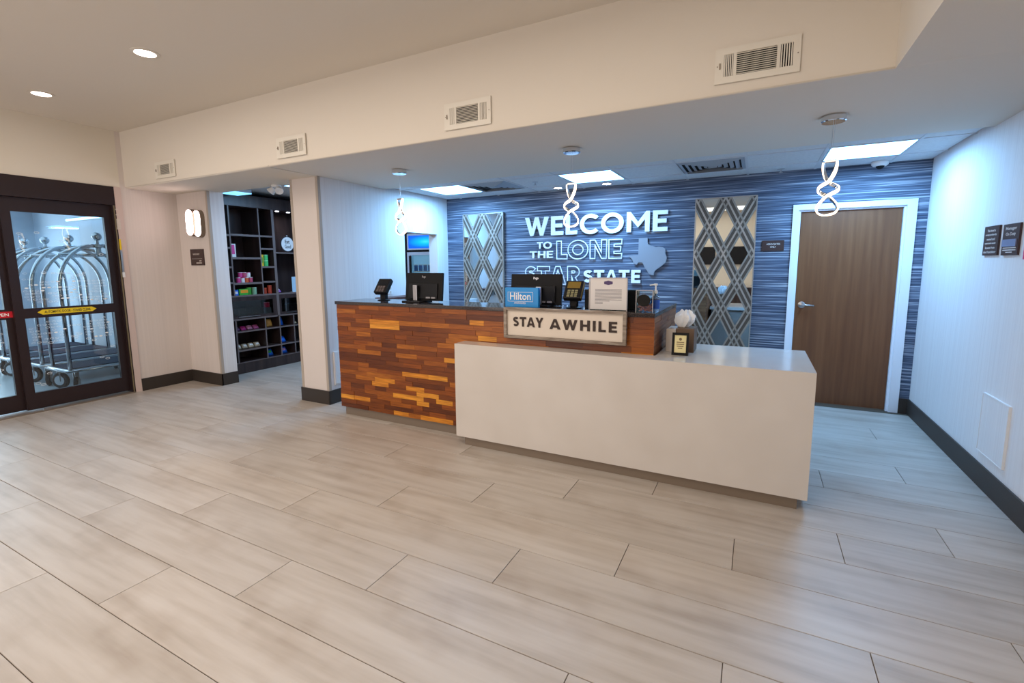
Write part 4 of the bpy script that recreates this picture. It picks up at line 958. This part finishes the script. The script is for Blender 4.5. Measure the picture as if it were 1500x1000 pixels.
L(m, tc.outputs['Object'], mp_.inputs['Vector']); gr = N(m, 'ShaderNodeTexGradient', gradient_type='SPHERICAL'); L(m, mp_.outputs[0], gr.inputs[0]); rr = ramp(m, [(0, (0, 34, 170)), (.45, (0, 80, 220)), (.8, (0, 180, 245)), (1, (60, 215, 250))]); L(m, gr.outputs[0], rr.inputs[0]); L(m, rr.outputs[0], b.inputs['Emission Color'])
obj('lit_header', B(None, (-.33, .315, -.004, .018, 1.76, 1.955)), 'lithead', t)
dr = obj('door_frame', B(None, (-.355, -.31, -.02, .02, .12, 1.70), (.28, .34, -.02, .02, .12, 1.70), (-.31, .28, -.02, .02, 1.655, 1.70), (-.31, .28, -.02, .02, .12, .18)), 'silver_frame', t)
obj('door_handle', B(None, (-.30, -.27, -.045, -.02, .9, 1.64)), 'black', dr)
obj('door_glass', B(None, (-.31, .28, -.012, -.008, .18, 1.655)), 'glass', dr)
obj('lit_interior', B(None, (-.31, .28, .0185, .0195, .18, 1.655)), mat('cooler_interior', (150, 190, 215), .5, emit=.45, emit_rgb=(130, 185, 225)), t)
for z in (1.395, 1.10, .8): obj('wire_shelf', B(None, (-.24, .28, .0, .018, z, z+.012)), 'white', t)
c = can('white capped drink bottle on the cooler shelf, leftmost of the row', cm('drink_blue', (60, 110, 180)), 'white', 5.41, 1.408, .036, .10, 'bottles in the drinks cooler', -1.73)
c.scale = (1, .22, 1)
for k in range(3):
    q = copy_tree(c, (-1.64+.09*k, 5.41, 1.408), 0, 'white capped drink bottle on the cooler shelf, '+('second from the left', 'third from the left', 'rightmost of the row')[k])
# counter and pictures at the near end, seen in the mirrors
t = thing('beverage_counter', 'dark cabinet run with a white top along the near wall, seen in the mirror', 'cabinet', (2.1, YN+.03, 0))
obj('cabinet_body', B(None, (-1.6, 1.9, .0, .55, 0, .82)), 'esp', t); obj('countertop', B(None, (-1.62, 1.92, .0, .58, .82, .86)), 'quartz', t)
for k in range(6):
    d = obj('cabinet_door', B(None, (-1.58+.58*k, -1.02+.58*k, .55, .57, .10, .80), bev=.003), 'esp', t); obj('door_pull', B(None, (-1.35+.58*k, -1.25+.58*k, .57, .585, .72, .735)), 'satin', d)
for k, x in enumerate((1.3, 2.75)):
    t = thing('wall_screen', 'wide black screen on the near wall, %s' % ('left one in the mirror', 'right one in the mirror')[k], 'screen', (x, YN+.03, 1.72)); obj('bezel', B(None, (-.6, .6, 0, .04, -.26, .26), bev=.004), 'black', t); obj('screen', B(None, (-.58, .58, .04, .042, -.24, .24)), 'charcoal', t)
